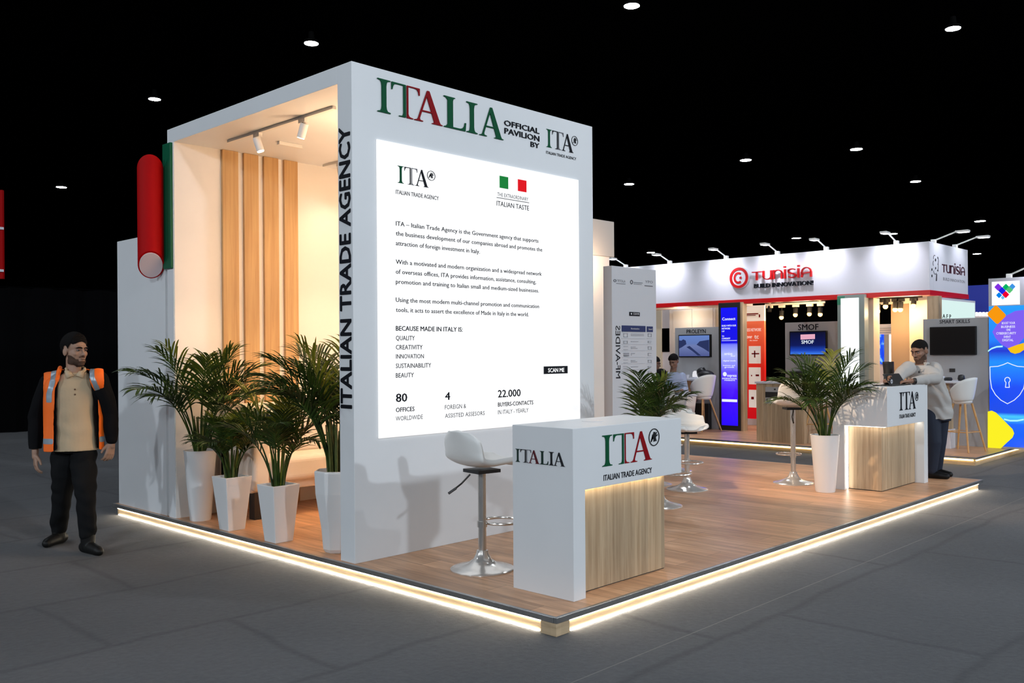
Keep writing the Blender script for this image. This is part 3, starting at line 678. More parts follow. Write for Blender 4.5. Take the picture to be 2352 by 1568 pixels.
# ------------------------------------------------------------------ potted palms
def leafmat(name, c0, c1):
    m = bpy.data.materials.new(name); m.use_nodes = True; nt = m.node_tree; b = nt.nodes['Principled BSDF']
    n = nt.nodes.new('ShaderNodeTexNoise'); n.inputs['Scale'].default_value = 9; tc = nt.nodes.new('ShaderNodeTexCoord'); nt.links.new(tc.outputs['Object'], n.inputs['Vector'])
    r = nt.nodes.new('ShaderNodeValToRGB'); r.color_ramp.elements[0].position = .35; r.color_ramp.elements[1].position = .68
    r.color_ramp.elements[0].color = c0; r.color_ramp.elements[1].color = c1
    nt.links.new(n.outputs['Fac'], r.inputs['Fac']); nt.links.new(r.outputs['Color'], b.inputs['Base Color'])
    b.inputs['Roughness'].default_value = .42; b.inputs['Specular IOR Level'].default_value = .4
    tr = nt.nodes.new('ShaderNodeBsdfTranslucent'); nt.links.new(r.outputs['Color'], tr.inputs['Color'])
    mx = nt.nodes.new('ShaderNodeMixShader'); mx.inputs[0].default_value = .25
    out = nt.nodes['Material Output']; nt.links.new(b.outputs[0], mx.inputs[1]); nt.links.new(tr.outputs[0], mx.inputs[2]); nt.links.new(mx.outputs[0], out.inputs['Surface'])
    return m
m_leaf = leafmat('palm_leaf', (.013, .034, .006, 1), (.060, .11, .014, 1))
m_leafy = leafmat('yellowing_palm_leaf', (.07, .095, .008, 1), (.20, .22, .022, 1))
m_stem = mat('palm_stem', (.10, .12, .025, 1), rough=.5, var=.35, vscale=14)
m_soil = mat('dark_potting_soil', (.02, .015, .01, 1), rough=1, bump=.6, bscale=90)
def frond(rng, az, length, lift, droop, base, n_leaf=22, leaf=.26, bare=.34, w=.0118, side=0.0):
    "one feather frond: rachis that rises and arches over, with paired narrow leaflets"
    pts = []; p = Vector(base); el = lift; seg = 16
    for i in range(seg+1):
        pts.append(p.copy())
        s = i/seg
        e = lift - droop*(s**1.8)
        a_ = az + side*s
        p = p + Vector((math.cos(a_)*math.cos(e), math.sin(a_)*math.cos(e), math.sin(e)))*(length/seg)
    mb = MB(); mb.tube(pts, [.0075*(1-.8*i/seg)+.0008 for i in range(seg+1)], n=6)
    for k in range(n_leaf):
        s = bare + (1-bare)*(k+.3)/n_leaf
        f = s*seg; i = min(int(f), seg-1); q = pts[i].lerp(pts[i+1], f-i); t = (pts[i+1]-pts[i]).normalized()
        up = Vector((0, 0, 1)); up = (up - t*up.dot(t))
        up = up.normalized() if up.length > .05 else Vector((-math.cos(az), -math.sin(az), 0))
        sd = t.cross(up).normalized()
        prof = math.sin(math.pi*min(1, .16+.86*(s-bare)/(1-bare)))**.55
        L_ = leaf*(.35+.75*prof)*rng.uniform(.85, 1.1)
        for sg in (-1, 1):
            d = (sd*sg*rng.uniform(.6, .85) + t*(.62+.8*(s-bare)/(1-bare)) + up*rng.uniform(.1, .5)).normalized()
            prev = None; c = q.copy(); vs = []; nn = 6
            wd = (t - d*t.dot(d)).normalized()
            wd = (wd + up*.45*sg*0).normalized()
            dd = d.copy()
            for j in range(nn+1):
                u = j/nn; ww = w*(.35+1.0*math.sin(math.pi*min(1, u*.85+.12))**.8)*(1 if u < .97 else .15)
                fold = up*(-.22*ww)
                vs += [c - wd*ww*.5, c + fold, c + wd*ww*.5]
                dd = (dd + Vector((0, 0, -1))*(.07+.20*u)*rng.uniform(.6, 1.4)).normalized()
                c = c + dd*(L_/nn)
            fs = []
            for j in range(nn):
                a = j*3; fs += [(a, a+1, a+4, a+3), (a+1, a+2, a+5, a+4)]
            mb.add(vs, fs)
    return mb
def palm(label, c, z0, kind, h, rt, rb, crown, seed, n=14, spread=1.0, avoid=None, yellow=2, long=1.0, droopk=1.0, dirs=None, free=0):
    rng = random.Random(seed)
    t = thing('potted_palm', label, 'plant', (c[0], c[1], z0), 'potted areca palms on the white stand')
    L = root_loc(t)
    if kind == 'round':
        mb = MB().lathe([(rb*.96, 0), (rb, .012), (rt, h-.012), (rt+.003, h), (rt-.010, h), (rt-.014, h-.05)], (c[0], c[1], z0), 48)
        part(mb, 'pot', m_pot, t, smooth=True, ang=40)
    elif kind == 'octagon':
        mb = MB().lathe([(rb*.8, 0), (rb, .03), (rb*1.12, h*.3), (rt*.96, h*.72), (rt, h-.01), (rt-.012, h), (rt-.016, h-.05)], (c[0], c[1], z0), 8, start=.5)
        part(mb, 'pot', m_pot, t, bevel=.006)
    else:
        mb = MB().lathe([(rb*1.414, 0), (rt*1.414, h-.004), (rt*1.414-.002, h), (rt*1.414-.022, h), (rt*1.414-.03, h-.05)], (c[0], c[1], z0), 4, start=.5)
        part(mb, 'pot', m_pot, t, bevel=.004)
    part(MB().lathe([(rt*.5, 0), (rt*.86, .003)], (c[0], c[1], z0+h-.049), 16), 'soil', m_soil, t)
    for k in range(n):
        az = (dirs[k % len(dirs)] if dirs else 2*math.pi*(k*.382+rng.uniform(-.04, .04)))
        if dirs: az += rng.uniform(-.22, .22)
        inner = k/(n-1)
        lift = math.radians(88 - 17*inner*spread) ; droop = (math.radians(42)+inner*.80)*droopk*rng.uniform(.8, 1.15)
        if avoid is not None and inner >= free:
            # fronds that would grow into the wall lean along it instead
            for (ax, ay) in avoid:
                dx, dy = math.cos(az), math.sin(az); q = dx*ax + dy*ay
                if q > -.05: az = math.atan2(dy-ay*(q+.25), dx-ax*(q+.25))
        Ln = crown*rng.uniform(.92, 1.12)*(1.0-.14*inner)*long
        rr = rt*.32*math.sqrt(rng.random()); b = (c[0]+rr*math.cos(az), c[1]+rr*math.sin(az), z0+h-.05)
        mb = frond(rng, az, Ln, lift, droop, b, n_leaf=int(15+5*rng.random()), leaf=.25*crown/.9, bare=.42+.1*rng.random(), side=rng.uniform(-.5, .5))
        part(mb, 'frond', m_leafy if k < yellow else m_leaf, t)
    for k in range(max(7, int(n*.6))):
        a = rng.uniform(0, 6.28); rr = rt*.38*math.sqrt(rng.random()); x, y = c[0]+rr*math.cos(a), c[1]+rr*math.sin(a)
        hh = crown*rng.uniform(.22, .36)
        part(MB().tube([(x, y, z0+h-.05), (x+.012*math.cos(a), y+.012*math.sin(a), z0+h-.05+hh*.6), (x+.03*math.cos(a), y+.03*math.sin(a), z0+h+hh)], [.010, .009, .004], n=8), 'stem', m_stem, t, smooth=True)
    return t
palm('tall palm in a round white pot beside the low wall, leftmost at the tower opening', (.09, 4.235), ZP, 'round', .61, .137, .09, 1.0, 3, 17, avoid=((0.3, 1),), spread=1.2, yellow=3)
palm('smallest palm, in a short square white pot, second from the low wall', (.055, 3.63), ZP, 'square', .44, .118, .075, .62, 11, 15, spread=.85, yellow=4)
palm('palm in a short square white pot before the sofa seat', (.055, 2.925), ZP, 'square', .44, .118, .078, .80, 5, 16, spread=.72, yellow=3)
palm('tall palm in an eight-sided white pot against the lettered tower edge', (.135, 2.27), ZP, 'octagon', .60, .165, .105, 1.0, 21, 19, spread=.8, avoid=((.2, -1),), yellow=2)
palm('palm behind the front counter, its fronds crossing the grey totem', (2.86, 1.52), ZP, 'round', .55, .14, .09, .80, 9, 11, spread=1.05, yellow=1, avoid=((-.3, 1),), dirs=(-.9, 1.0, -2.2, -.2, 2.3, -1.5, -2.8, .4))
palm('palm in a tall round white pot left of the far counter', (5.16, .90), ZP, 'round', .58, .142, .098, .86, 17, 18, spread=1.15, yellow=1, avoid=((1, .1),), free=.45)
# ------------------------------------------------------------------ the neighbouring stand with the red emblem
m_fascia = mat('white_fascia', (.66, .66, .72, 1), rough=.45, var=.015)
m_trimred = mat('red_trim', srgb(196, 6, 14), rough=.4)
m_greywall = mat('grey_display_wall', (.40, .40, .41, 1), rough=.55, var=.03)
m_warmwall = mat('warm_cream_wall', (.82, .70, .52, 1), rough=.6)
m_tan = mat('tan_wall', (.50, .34, .22, 1), rough=.6)
m_pinkw = mat('pinkish_white_panel', (.78, .70, .70, 1), rough=.5)
TX, TC = 9.22, .70      # deck front and corner
t = thing('stage_platform', 'raised plank deck of the neighbouring stand, its edge lit yellow', 'platform', (12, 4.5, 0))
part(MB().box(TX+.02, 16, TC+.02, 9.5, .1, ZP), 'deck', m_deck, t)
part(MB().box(TX, TX+.02, TC, 9.5, .086, ZP+.002).box(TX+.02, 16, TC, TC+.02, .086, ZP+.002), 'edge_trim', m_steel, t)
part(MB().box(TX+.03, TX+.05, TC+.03, 9.5, .001, .086).box(TX+.05, 16, TC+.03, TC+.05, .001, .086), 'skirting', m_skirt, t)
part(box_led(MB(), TX+.018, TX+.03, TC+.05, 9.4, .062, .084, 30), 'led_strip', m_ledy, t)
part(box_led(MB(), TX+.06, 15.9, TC+.018, TC+.03, .062, .084, 24), 'led_strip', m_ledy, t)

FU, FC, FZ0, FZ1 = 11.0, 1.915, 2.475, 3.232
t = thing('fascia_sign', 'long white fascia with red lower trim and the red TUNISIA sign', 'sign', (FU+.5, 5, FZ0))
part(MB().box(FU, FU+.18, FC, 9.4, FZ0, FZ1), 'front_panel', m_fascia, t, bevel=.003)
part(MB().box(FU+.18, 12.80, FC, FC+.18, FZ0, FZ1), 'return_panel', m_fascia, t, bevel=.003)
part(MB().box(FU-.012, FU+.18, FC-.012, 9.4, FZ0-.075, FZ0).box(FU+.18, 12.80, FC-.012, FC+.18, FZ0-.075, FZ0), 'red_trim', m_trimred, t)
part(MB().box(FU-.006, FU+.03, FC-.006, FC+.03, FZ0, FZ1), 'corner_post', m_fascia, t)
mp = fU(FU); ca, cz, R_ = 5.197, 2.863, .186
mb = MB(); disc(mb, mp, ca, cz, R_*1.06, R_*1.06, .0, .06); part(mb, 'emblem_back', m_fascia, t)
mb = MB(); ring(mb, mp, ca, cz, R_, R_, .26, .06, .01); ring(mb, mp, ca+.01, cz, R_*.5, R_*.56, .36, .06, .01, a_from=math.radians(232), a_to=math.radians(488))
st = [(ca-.035+.034*(1 if k % 2 == 0 else .5)*math.cos(math.pi*k/5+math.pi), cz+.03*(1 if k % 2 == 0 else .5)*math.sin(math.pi*k/5+math.pi)) for k in range(10)]
mb.plate(st, mp, .06, .07); part(mb, 'emblem', m_trimred, t)
mb = MB()
# rounded sign letters T u n i s i a made of bent strokes
SD = [.05, .04]
def stroke(mb, pts, w):
    d, thick = SD
    for i in range(len(pts)-1):
        (x0, y0), (x1, y1) = pts[i], pts[i+1]; L_ = math.hypot(x1-x0, y1-y0) or 1e-6; nx, ny = -(y1-y0)/L_*w/2, (x1-x0)/L_*w/2; ex, ey = (x1-x0)/L_*w*.12, (y1-y0)/L_*w*.12
        mb.plate([(x0-ex+nx, y0-ey+ny), (x1+ex+nx, y1+ey+ny), (x1+ex-nx, y1+ey-ny), (x0-ex-nx, y0-ey-ny)], smp, d, d+thick)
def arc(cx, cy, rx, ry, a0, a1, n=12): return [(cx+rx*math.cos(math.radians(a0+(a1-a0)*k/n)), cy+ry*math.sin(math.radians(a0+(a1-a0)*k/n))) for k in range(n+1)]
def tunisia_letters(mb, w=.10):
    stroke(mb, [(0, .93), (1.05, .93)], w*.7); stroke(mb, [(.52, .93), (.52, 0)], w*1.2)                        # T
    stroke(mb, [(1.28, 1), (1.28, .3)], w*1.2); stroke(mb, arc(1.70, .34, .42, .32, 180, 330), w*.7); stroke(mb, [(2.14, 1), (2.14, 0)], w*1.2)   # u
    stroke(mb, [(2.45, 0), (2.45, 1)], w*1.2); stroke(mb, arc(2.88, .62, .42, .36, 160, 0), w*.8); stroke(mb, [(3.31, .64), (3.31, 0)], w*1.2)    # n
    stroke(mb, [(3.65, 0), (3.65, 1)], w*1.2); stroke(mb, [(3.62, 1.2), (3.62, 1.36)], w*1.4)                                                    # i
    stroke(mb, arc(4.40, .76, .40, .24, 40, 200), w*.8); stroke(mb, [(4.02, .70), (4.16, .56), (4.62, .44), (4.80, .28)], w*1.2); stroke(mb, arc(4.40, .27, .40, .24, 0, -150), w*.8)
    stroke(mb, [(5.08, 0), (5.08, 1)], w*1.2); stroke(mb, [(5.10, 1.2), (5.10, 1.36)], w*1.4)
    stroke(mb, [(5.42, 0), (5.50, .30), (5.42, .56)], w*1.1); stroke(mb, arc(5.92, .56, .48, .48, 180, 0), w*.8); stroke(mb, [(6.40, .58), (6.40, 0)], w*1.2); stroke(mb, [(5.46, .42), (6.40, .50)], w*.7)
def smp(x, y, d): return mp(4.925+(3.813-4.925)*x/6.45, 2.80+.152*y, d)
tunisia_letters(mb, .155); part(mb, 'lettering', m_trimred, t, label='raised red rounded letters')
mb = MB(); text(mb, 'BUILD INNOVATION!', mp, 4.903, 3.795, 2.662, 2.733, .025, d=.03, thick=.03); part(mb, 'lettering', m_ink, t, label='raised black bold capitals')
mp = fV(FC)
def smp(x, y, d): return mp(11.555+(12.63-11.555)*x/6.45, 2.79+.125*y, d)
SD[:] = [.0015, .003]
mb = MB(); tunisia_letters(mb, .2); part(mb, 'lettering', mat('dark_maroon_lettering', srgb(70, 16, 34), rough=.5), t, label='flat maroon rounded letters')
mb = MB(); text(mb, 'BUILD INNOVATION', mp, 11.606, 12.638, 2.658, 2.705, .0); part(mb, 'lettering', m_midink, t, label='small grey capitals')
mb = MB()
rg = random.Random(4)
for (x, z, ra, rz, a0, a1) in ((11.23, 2.985, .055, .05, 60, 200), (11.33, 2.955, .07, .075, -60, 60), (11.22, 2.90, .07, .05, 120, 230), (11.25, 2.78, .07, .05, 170, 330), (11.33, 2.87, .06, .08, -80, 30)):
    ring(mb, mp, x, z, ra, rz, .16, a_from=math.radians(a0), a_to=math.radians(a1), n=14)
for (x, z, r0) in ((11.27, 2.96, .022), (11.11, 2.80, .02), (11.11, 2.70, .02), (11.27, 2.83, .018), (11.37, 2.80, .016), (11.37, 3.0, .014)): disc(mb, mp, x, z, r0, r0*1.1, n=12)
mb.plate([(11.28, 2.63), (11.32, 2.63), (11.33, 2.74), (11.30, 2.74)], mp, .0015, .0045)
part(mb, 'tree_emblem', m_greyink, t)

# arm lights on the fascia
m_armlens = glow('arm_light_lens', (.9, .94, 1, 1), 6)
def arm_light(base, out, label, L_=.36, up=.15, power=42):
    out = Vector(out); b = Vector(base)
    t = thing('arm_light', label, 'arm light', b, 'white arm lights along the fascia top')
    sd = out.cross(Vector((0, 0, 1)))
    part(MB().box(b.x-.035, b.x+.035, b.y-.035, b.y+.035, b.z, b.z+.06), 'clamp', m_wp, t, bevel=.006)
    e = b + out*L_*.92 + Vector((0, 0, up))
    part(MB().tube([b+Vector((0, 0, .04)), e], .012, n=10), 'arm', m_wp, t, smooth=True)
    h0, h1 = e, e + out*.20 + Vector((0, 0, -.0))
    mb = MB(); w = sd*.055
    for (q0, q1) in ((h0, h1),):
        z = Vector((0, 0, .016)); mb.add([q0-w*.7-z, q0+w*.7-z, q1+w-z, q1-w-z, q0-w*.7+z, q0+w*.7+z, q1+w+z, q1-w+z], [(0,3,2,1),(4,5,6,7),(0,1,5,4),(1,2,6,5),(2,3,7,6),(3,0,4,7)])
    part(mb, 'lamp_head', m_wp, t, bevel=.006)
    z = Vector((0, 0, -.0175)); a, c = h0.lerp(h1, .2), h0.lerp(h1, .95); w2 = w*.8
    part(MB().add([a-w2+z, a+w2+z, c+w2+z, c-w2+z, a-w2+z*1.2, a+w2+z*1.2, c+w2+z*1.2, c-w2+z*1.2], [(0,3,2,1),(4,5,6,7),(0,1,5,4),(1,2,6,5),(2,3,7,6),(3,0,4,7)]), 'lens', m_armlens, t)
    li = bpy.data.lights.new('arm_lamp', 'SPOT'); li.energy = power; li.color = (.88, .90, 1); li.spot_size = math.radians(112); li.spot_blend = .9; li.shadow_soft_size = .05
    lo = bpy.data.objects.new('arm_lamp', li); COL.objects.link(lo); lo.location = h0.lerp(h1, .6)+Vector((0, 0, -.04))
    lo.rotation_euler = (Vector((0, 0, -.62)) - out*.75).to_track_quat('-Z', 'Y').to_euler()
for v, lab in ((7.796, 'leftmost arm light, mostly behind the grey totem'), (6.748, 'arm light on the fascia just right of the grey totem'), (5.518, 'arm light on the fascia left of the red emblem'),
               (4.498, 'arm light on the fascia above the red letters'), (3.604, 'arm light on the fascia right of the red letters'), (2.436, 'arm light on the fascia front nearest its corner')):
    arm_light((FU+.05, v, FZ1), (-1, 0, 0), lab)
for u, lab in ((11.341, 'arm light on the short fascia side, nearer the corner'), (12.326, 'arm light at the far end of the short fascia side')):
    arm_light((u, FC+.05, FZ1), (0, -1, 0), lab, power=12)

def panel(U, x0, x1, yt, yb=None, zb=ZP, th=.1):
    "upright panel facing -U given by its picture edges; returns (v0, v1, z0, z1) with v0 the left edge"
    a = onU(x0, yt, U); b = onU(x1, yt, U); z1 = a.z
    z0 = zb if yb is None else onU(x0, yb, U).z
    return a.y, b.y, z0, z1
def pbox(mb, U, p, th, grow=0):
    return mb.box(U, U+th, p[1]-grow, p[0]+grow, p[2], p[3])

# display walls with a television each
m_bezel = mat('television_bezel', (.006, .006, .007, 1), rough=.4, spec=.2)
def screenmat(name, build):
    m = bpy.data.materials.new(name); m.use_nodes = True; nt = m.node_tree; b = nt.nodes['Principled BSDF']
    b.inputs['Base Color'].default_value = (.01, .01, .012, 1); b.inputs['Roughness'].default_value = .15
    tc = nt.nodes.new('ShaderNodeTexCoord'); s = nt.nodes.new('ShaderNodeSeparateXYZ'); nt.links.new(tc.outputs['Generated'], s.inputs[0])
    build(nt, s, b); return m
def ramp(nt, src, stops, interp='LINEAR'):
    r = nt.nodes.new('ShaderNodeValToRGB'); r.color_ramp.interpolation = interp
    while len(r.color_ramp.elements) > 1: r.color_ramp.elements.remove(r.color_ramp.elements[0])
    r.color_ramp.elements[0].position = stops[0][0]; r.color_ramp.elements[0].color = stops[0][1]
    for p, c in stops[1:]: e = r.color_ramp.elements.new(p); e.color = c
    nt.links.new(src, r.inputs['Fac']); return r
def b_blue(nt, s, b):
    r = ramp(nt, s.outputs['Z'], [(0, (.05, .22, .9, 1)), (.16, (.01, .06, .5, 1)), (.4, (.002, .008, .10, 1)), (1, (.001, .002, .02, 1))])
    nt.links.new(r.outputs['Color'], b.inputs['Emission Color']); b.inputs['Emission Strength'].default_value = 1
def wall_label(label, U, px, txt, tpx, tv, name_style, scr, root_label, extra=None, tvth=.05, bold=.02):
    p = panel(U, *px)
    t = thing('display_wall', label, 'wall panel', (U+.05, (p[0]+p[1])/2, ZP))
    part(pbox(MB(), U, p, .1), 'panel', m_greywall, t, bevel=.003)
    a = onU(tpx[0], tpx[2], U); b = onU(tpx[1], tpx[2], U); z0 = onU(tpx[0], tpx[3], U).z
    mb = MB(); text(mb, txt, fU(U), a.y, b.y, z0, a.z, bold); part(mb, 'lettering', m_ink, t)
    q = panel(U-.06, *tv)
    r = thing('television', root_label, 'television', (U-.03, (q[0]+q[1])/2, q[2]))
    part(pbox(MB(), U-.06, q, .06), 'bezel', m_bezel, r, bevel=.006)
    mb = MB(); g = .018; rect(mb, fU(U-.06), q[0]-g, q[1]+g, q[2]+g, q[3]-g, .0, .003); part(mb, 'screen', scr, r)
    return t, r, q
def b_river(nt, s, b):
    nt.links.new(ramp(nt, s.outputs['Z'], [(0, (.10, .13, .36, 1)), (.5, (.20, .26, .55, 1)), (.62, (.16, .25, .6, 1)), (1, (.17, .30, .75, 1))]).outputs['Color'], b.inputs['Emission Color']); b.inputs['Emission Strength'].default_value = .75
m_scr_river = screenmat('river_view_screen', b_river); m_scr_blue = screenmat('dark_blue_screen', b_blue)
m_scr_off = mat('switched_off_screen', (.004, .004, .005, 1), rough=.3, spec=.15)
t, r, q = wall_label('grey display wall with the river picture television, left of the blue column', 11.02, (1550, 1652, 753), 'PROLEYN', (1577, 1621, 757, 765.5), (1558, 1631, 769, 820), 0, m_scr_river, 'television showing a river landscape on the leftmost grey wall')
mb = MB(); f = fU(11.02-.06)
def qp(x, y): return (q[0]+(q[1]-q[0])*x, q[3]+(q[2]-q[3])*y)
mb.plate([qp(*p) for p in ((.02, .24), (.1, .26), (.16, .2), (.24, .26), (.26, .42), (.12, .55), (.02, .62))], f, .003, .0035)
mb.plate([qp(*p) for p in ((.58, .45), (.68, .3), (.97, .24), (.97, .78), (.8, .62))], f, .003, .0035)
mb.plate([qp(*p) for p in ((.26, .55), (.36, .5), (.72, .93), (.62, .93), (.44, .72))], f, .003, .0035)
part(mb, 'picture_banks', mat('dark_river_banks', (.004, .006, .02, 1), rough=.3, emit=(.02, .03, .10, 1), es=1), r)
t, r, q = wall_label('grey display wall with the dark blue television, behind the oak counter', 11.6, (1803, 1924, 741), 'SMOF', (1833, 1880, 745, 758), (1813, 1898, 761, 816), 0, m_scr_blue, 'television with white captions on dark blue, behind the oak counter')
f = fU(11.6-.06); mb = MB(); mb.plate([qp(*p) for p in ((.31, .14), (.70, .13), (.70, .33), (.31, .35))], f, .003, .0035); part(mb, 'logo_plate', glow('pale_pink_logo', (.9, .45, .6, 1), .9), r)
mb = MB(); z1 = qp(0, .38)[1]; z0 = qp(0, .52)[1]
text(mb, 'SMOF', f, qp(.33, 0)[0], qp(.67, 0)[0], z0, z1, .03, d=.003); part(mb, 'caption', glow('white_caption', (.8, .88, 1, 1), .9), r)
t, r, q = wall_label('grey display wall at the corner of the neighbouring deck, switched-off television on it', 10.72, (2120, 2270, 733), 'SMART SKILLS', (2158.2, 2228, 735, 743), (2135, 2241, 751, 815), 0, m_scr_off, 'switched-off black television behind the leaning man', bold=.01)
p = panel(10.72, 2181, 2194, 846, 854); part(MB().box(10.71, 10.72, p[1], p[0], p[2], p[3]), 'socket_plate', m_black, t)
# black shelf box under the middle television
p = panel(11.45, 1813, 1890, 852, 880)
o = MB().box(11.45, 11.59, p[1], p[0], p[2]-.1, p[3]).build('equipment_box', m_black, bevel=.01); tag(o, 'black box standing below the dark blue television', 'box')

# light columns
def b_bluecol(nt, s, b):
    a = ramp(nt, s.outputs['Z'], [(0, (.015, .0, .85, 1)), (.30, (.05, .0, .9, 1)), (.45, (.10, .06, 1.0, 1)), (.60, (.35, .40, 1.0, 1)), (.685, (.16, .18, .9, 1)), (.70, (.006, .004, .62, 1)), (1, (.003, .002, .75, 1))])
    nt.links.new(a.outputs['Color'], b.inputs['Emission Color']); b.inputs['Emission Strength'].default_value = 1.25
t = thing('light_column', 'tall blue and violet light column in a black frame under the fascia', 'sign', (11, 5.4, ZP))
U_ = 10.93; p = panel(U_, 1650, 1699, 696)
part(pbox(MB(), U_, p, .16), 'frame', m_black, t, bevel=.004)
W_ = p[0]-p[1]
part(MB().box(U_+.012, U_+.16, p[1]-.05, p[1]-.002, ZP, p[3]), 'side_board', m_oak, t)
f = fU(U_); a0, a1 = p[0]-W_*.12, p[1]+W_*.12
zt = p[3]-.09; zb = ZP+.09
mb = MB(); rect(mb, f, a0, a1, zb, zt, 0, .004); part(mb, 'panel', screenmat('blue_light_panel', b_bluecol), t)
mb = MB(); H_ = zt-zb
def cz_(fr): return zb+H_*fr
m_wt = glow('white_sign_print', (.85, .88, 1, 1), 1.0)
def bl(s, x0, x1, zc, h, bold=.03): text(mb, s, f, a0+(a1-a0)*x0, a0+(a1-a0)*x1, cz_(zc)-h/2, cz_(zc)+h/2, bold, d=.006)
bl('Connect', .08, .9, .905, .05); bl('BUILD WITH OUR', .06, .94, .847, .03); bl('NETWORK', .06, .58, .823, .03); bl('OF', .06, .22, .80, .025)
bl('TO', .06, .2, .758, .025); bl('COMMUNITY', .06, .58, .738, .03); rect(mb, f, a0+(a1-a0)*.05, a0+(a1-a0)*.98, cz_(.718), cz_(.722), .004, .002)
disc(mb, f, a0+(a1-a0)*.22, cz_(.435), .04, .04, .004, .002); bl('express', .36, .95, .425, .05); bl('INTERNATIONAL', .06, .98, .398, .025); bl('MARKETS', .2, .85, .383, .022)
rect(mb, f, a0+(a1-a0)*.03, a0+(a1-a0)*.97, cz_(.20), cz_(.222), .004, .002)
bl('services', .2, .7, .61, .05); bl('for', .6, .9, .59, .025); bl('digital tools', .12, .9, .55, .025); bl('business and', .12, .85, .51, .025); bl('growth', .2, .8, .495, .025)
part(mb, 'lettering', m_wt, t)

t = thing('light_column', 'plain white backlit column in a grey-green frame, behind the far palm', 'sign', (10.95, 2.9, ZP))
U_ = 10.9; p = panel(U_, 1923, 1985, 678)
part(pbox(MB(), U_, p, .16), 'frame', mat('grey_green_frame', (.26, .32, .30, 1), rough=.4), t, bevel=.004)
mb = MB(); rect(mb, fU(U_), p[0]-.06, p[1]+.09, ZP+.1, p[3]-.055, 0, .004); part(mb, 'panel', glow('white_light_panel', (.93, .98, .98, 1), 1.25), t)
mb = MB(); rect(mb, fU(U_), p[0]-.0, p[0]-.13, p[3]-.02-.14, p[3]-.02, 0.0, .003); part(mb, 'green_corner', mat('green_corner_film', srgb(40, 130, 100), rough=.4), t)

t = thing('light_column', 'bright blue light column with the coloured heart emblem and a shield outline, at the picture edge', 'sign', (10.8, .55, ZP))
U_ = 10.70; p = panel(U_, 2270, 2372, 640)
part(pbox(MB(), U_, p, .14), 'frame', mat('silver_frame', (.45, .45, .5, 1), rough=.4), t, bevel=.004)
f = fU(U_); zt = p[3]-.0
def hp(x, y):   # crop 2250..2352 x 630..1070 drawn 363 wide
    q = onU(2250+x*.28099, 630+y*.28061, U_); return q.y, q.z
def hpoly(mb, pts, d, th=.0015): mb.plate([hp(*q) for q in pts], f, d, d+th)
def b_heart(nt, s, b):
    a = ramp(nt, s.outputs['Z'], [(0, (.0, .09, .95, 1)), (.16, (.0, .12, .95, 1)), (.215, (.05, .55, 1, 1)), (.24, (.0, .06, .75, 1)), (.42, (.0, .06, .85, 1)), (.60, (.0, .25, .95, 1)), (.68, (.0, .02, .6, 1)), (.76, (.0, .2, .9, 1)), (1, (.0, .3, 1, 1))])
    nt.links.new(a.outputs['Color'], b.inputs['Emission Color']); b.inputs['Emission Strength'].default_value = 1.1
mb = MB(); z_hi = hp(70, 262)[1]; rect(mb, f, p[0]-.005, p[1]+.005, ZP+.03, z_hi, .001, .003); part(mb, 'blue_panel', screenmat('heart_column_blue', b_heart), t)
mb = MB(); a0 = hp(100, 60)[0]; a1 = hp(328, 60)[0]; rect(mb, f, a0, a1, hp(70, 255)[1], hp(100, 62)[1], .001, .003); part(mb, 'white_panel', glow('white_heart_panel', (.97, .99, 1, 1), 1.15), t)
def gl(mbuild, name, c, s=1.0):
    mb = MB(); mbuild(mb); part(mb, name, glow(name+'_print', c, s), t)
def rr(cx, cy, w, h, ang, k=.32, n=5):
    pts = []
    for (sx, sy, a0) in ((1, 1, 0), (-1, 1, 90), (-1, -1, 180), (1, -1, 270)):
        for j in range(n+1):
            a = math.radians(a0+90*j/n); pts.append((sx*w*(1-k)+w*k*math.cos(a), sy*h*(1-k)+h*k*math.sin(a)))
    c, s = math.cos(math.radians(ang)), math.sin(math.radians(ang))
    return [(cx+x*c-y*s, cy+x*s+y*c) for x, y in pts]
for (cx, cy, w, c) in ((152, 104, 19, (.22, .03, .75, 1)), (184, 133, 19, (.01, .02, .8, 1)), (216, 104, 17, (.0, .45, .12, 1)), (245, 125, 19, (.10, .55, .18, 1)), (268, 100, 16, (.05, .3, .8, 1)), (214, 165, 18, (.85, .0, .03, 1)), (160, 170, 15, (.0, .22, .85, 1)), (190, 190, 10, (.15, .5, .85, 1))):
    gl(lambda mb: hpoly(mb, rr(cx, cy, w*1.18, w*1.18, 45, .3), .004), 'heart_tile', c)
gl(lambda mb: hpoly(mb, rr(215, 455, 108, 150, 40, .45) if False else [(105, 470), (150, 400), (210, 340), (290, 300), (363, 290), (363, 520), (310, 580), (235, 605), (180, 575), (130, 520)], .004), 'violet_shape', (.22, .12, .9, 1))
gl(lambda mb: hpoly(mb, rr(140, 330, 62, 54, 45, .3), .006), 'orange_tile', (.95, .32, .005, 1))
gl(lambda mb: hpoly(mb, [(230, 605), (270, 590), (310, 575), (363, 560), (363, 618), (330, 640), (290, 650), (255, 638)], .006), 'amber_shape', (.95, .55, .01, 1))
gl(lambda mb: hpoly(mb, [(68, 1122), (100, 1114), (135, 1130), (200, 1195), (270, 1265), (284, 1300), (270, 1335), (225, 1375), (172, 1425), (68, 1425)], .006), 'yellow_shape', (.98, .88, .02, 1))
gl(lambda mb: [hpoly(mb, [(70+(x0), y0-6), (70+x1, y1-6), (70+x1, y1+7), (70+x0, y0+7)], .007) for (x0, y0, x1, y1) in ((0, 628, 30, 606), (30, 606, 70, 592), (70, 592, 120, 588), (130, 1184, 180, 1196), (180, 1196, 240, 1196), (240, 1196, 292, 1186))], 'light_streak', (.45, .95, 1, 1))
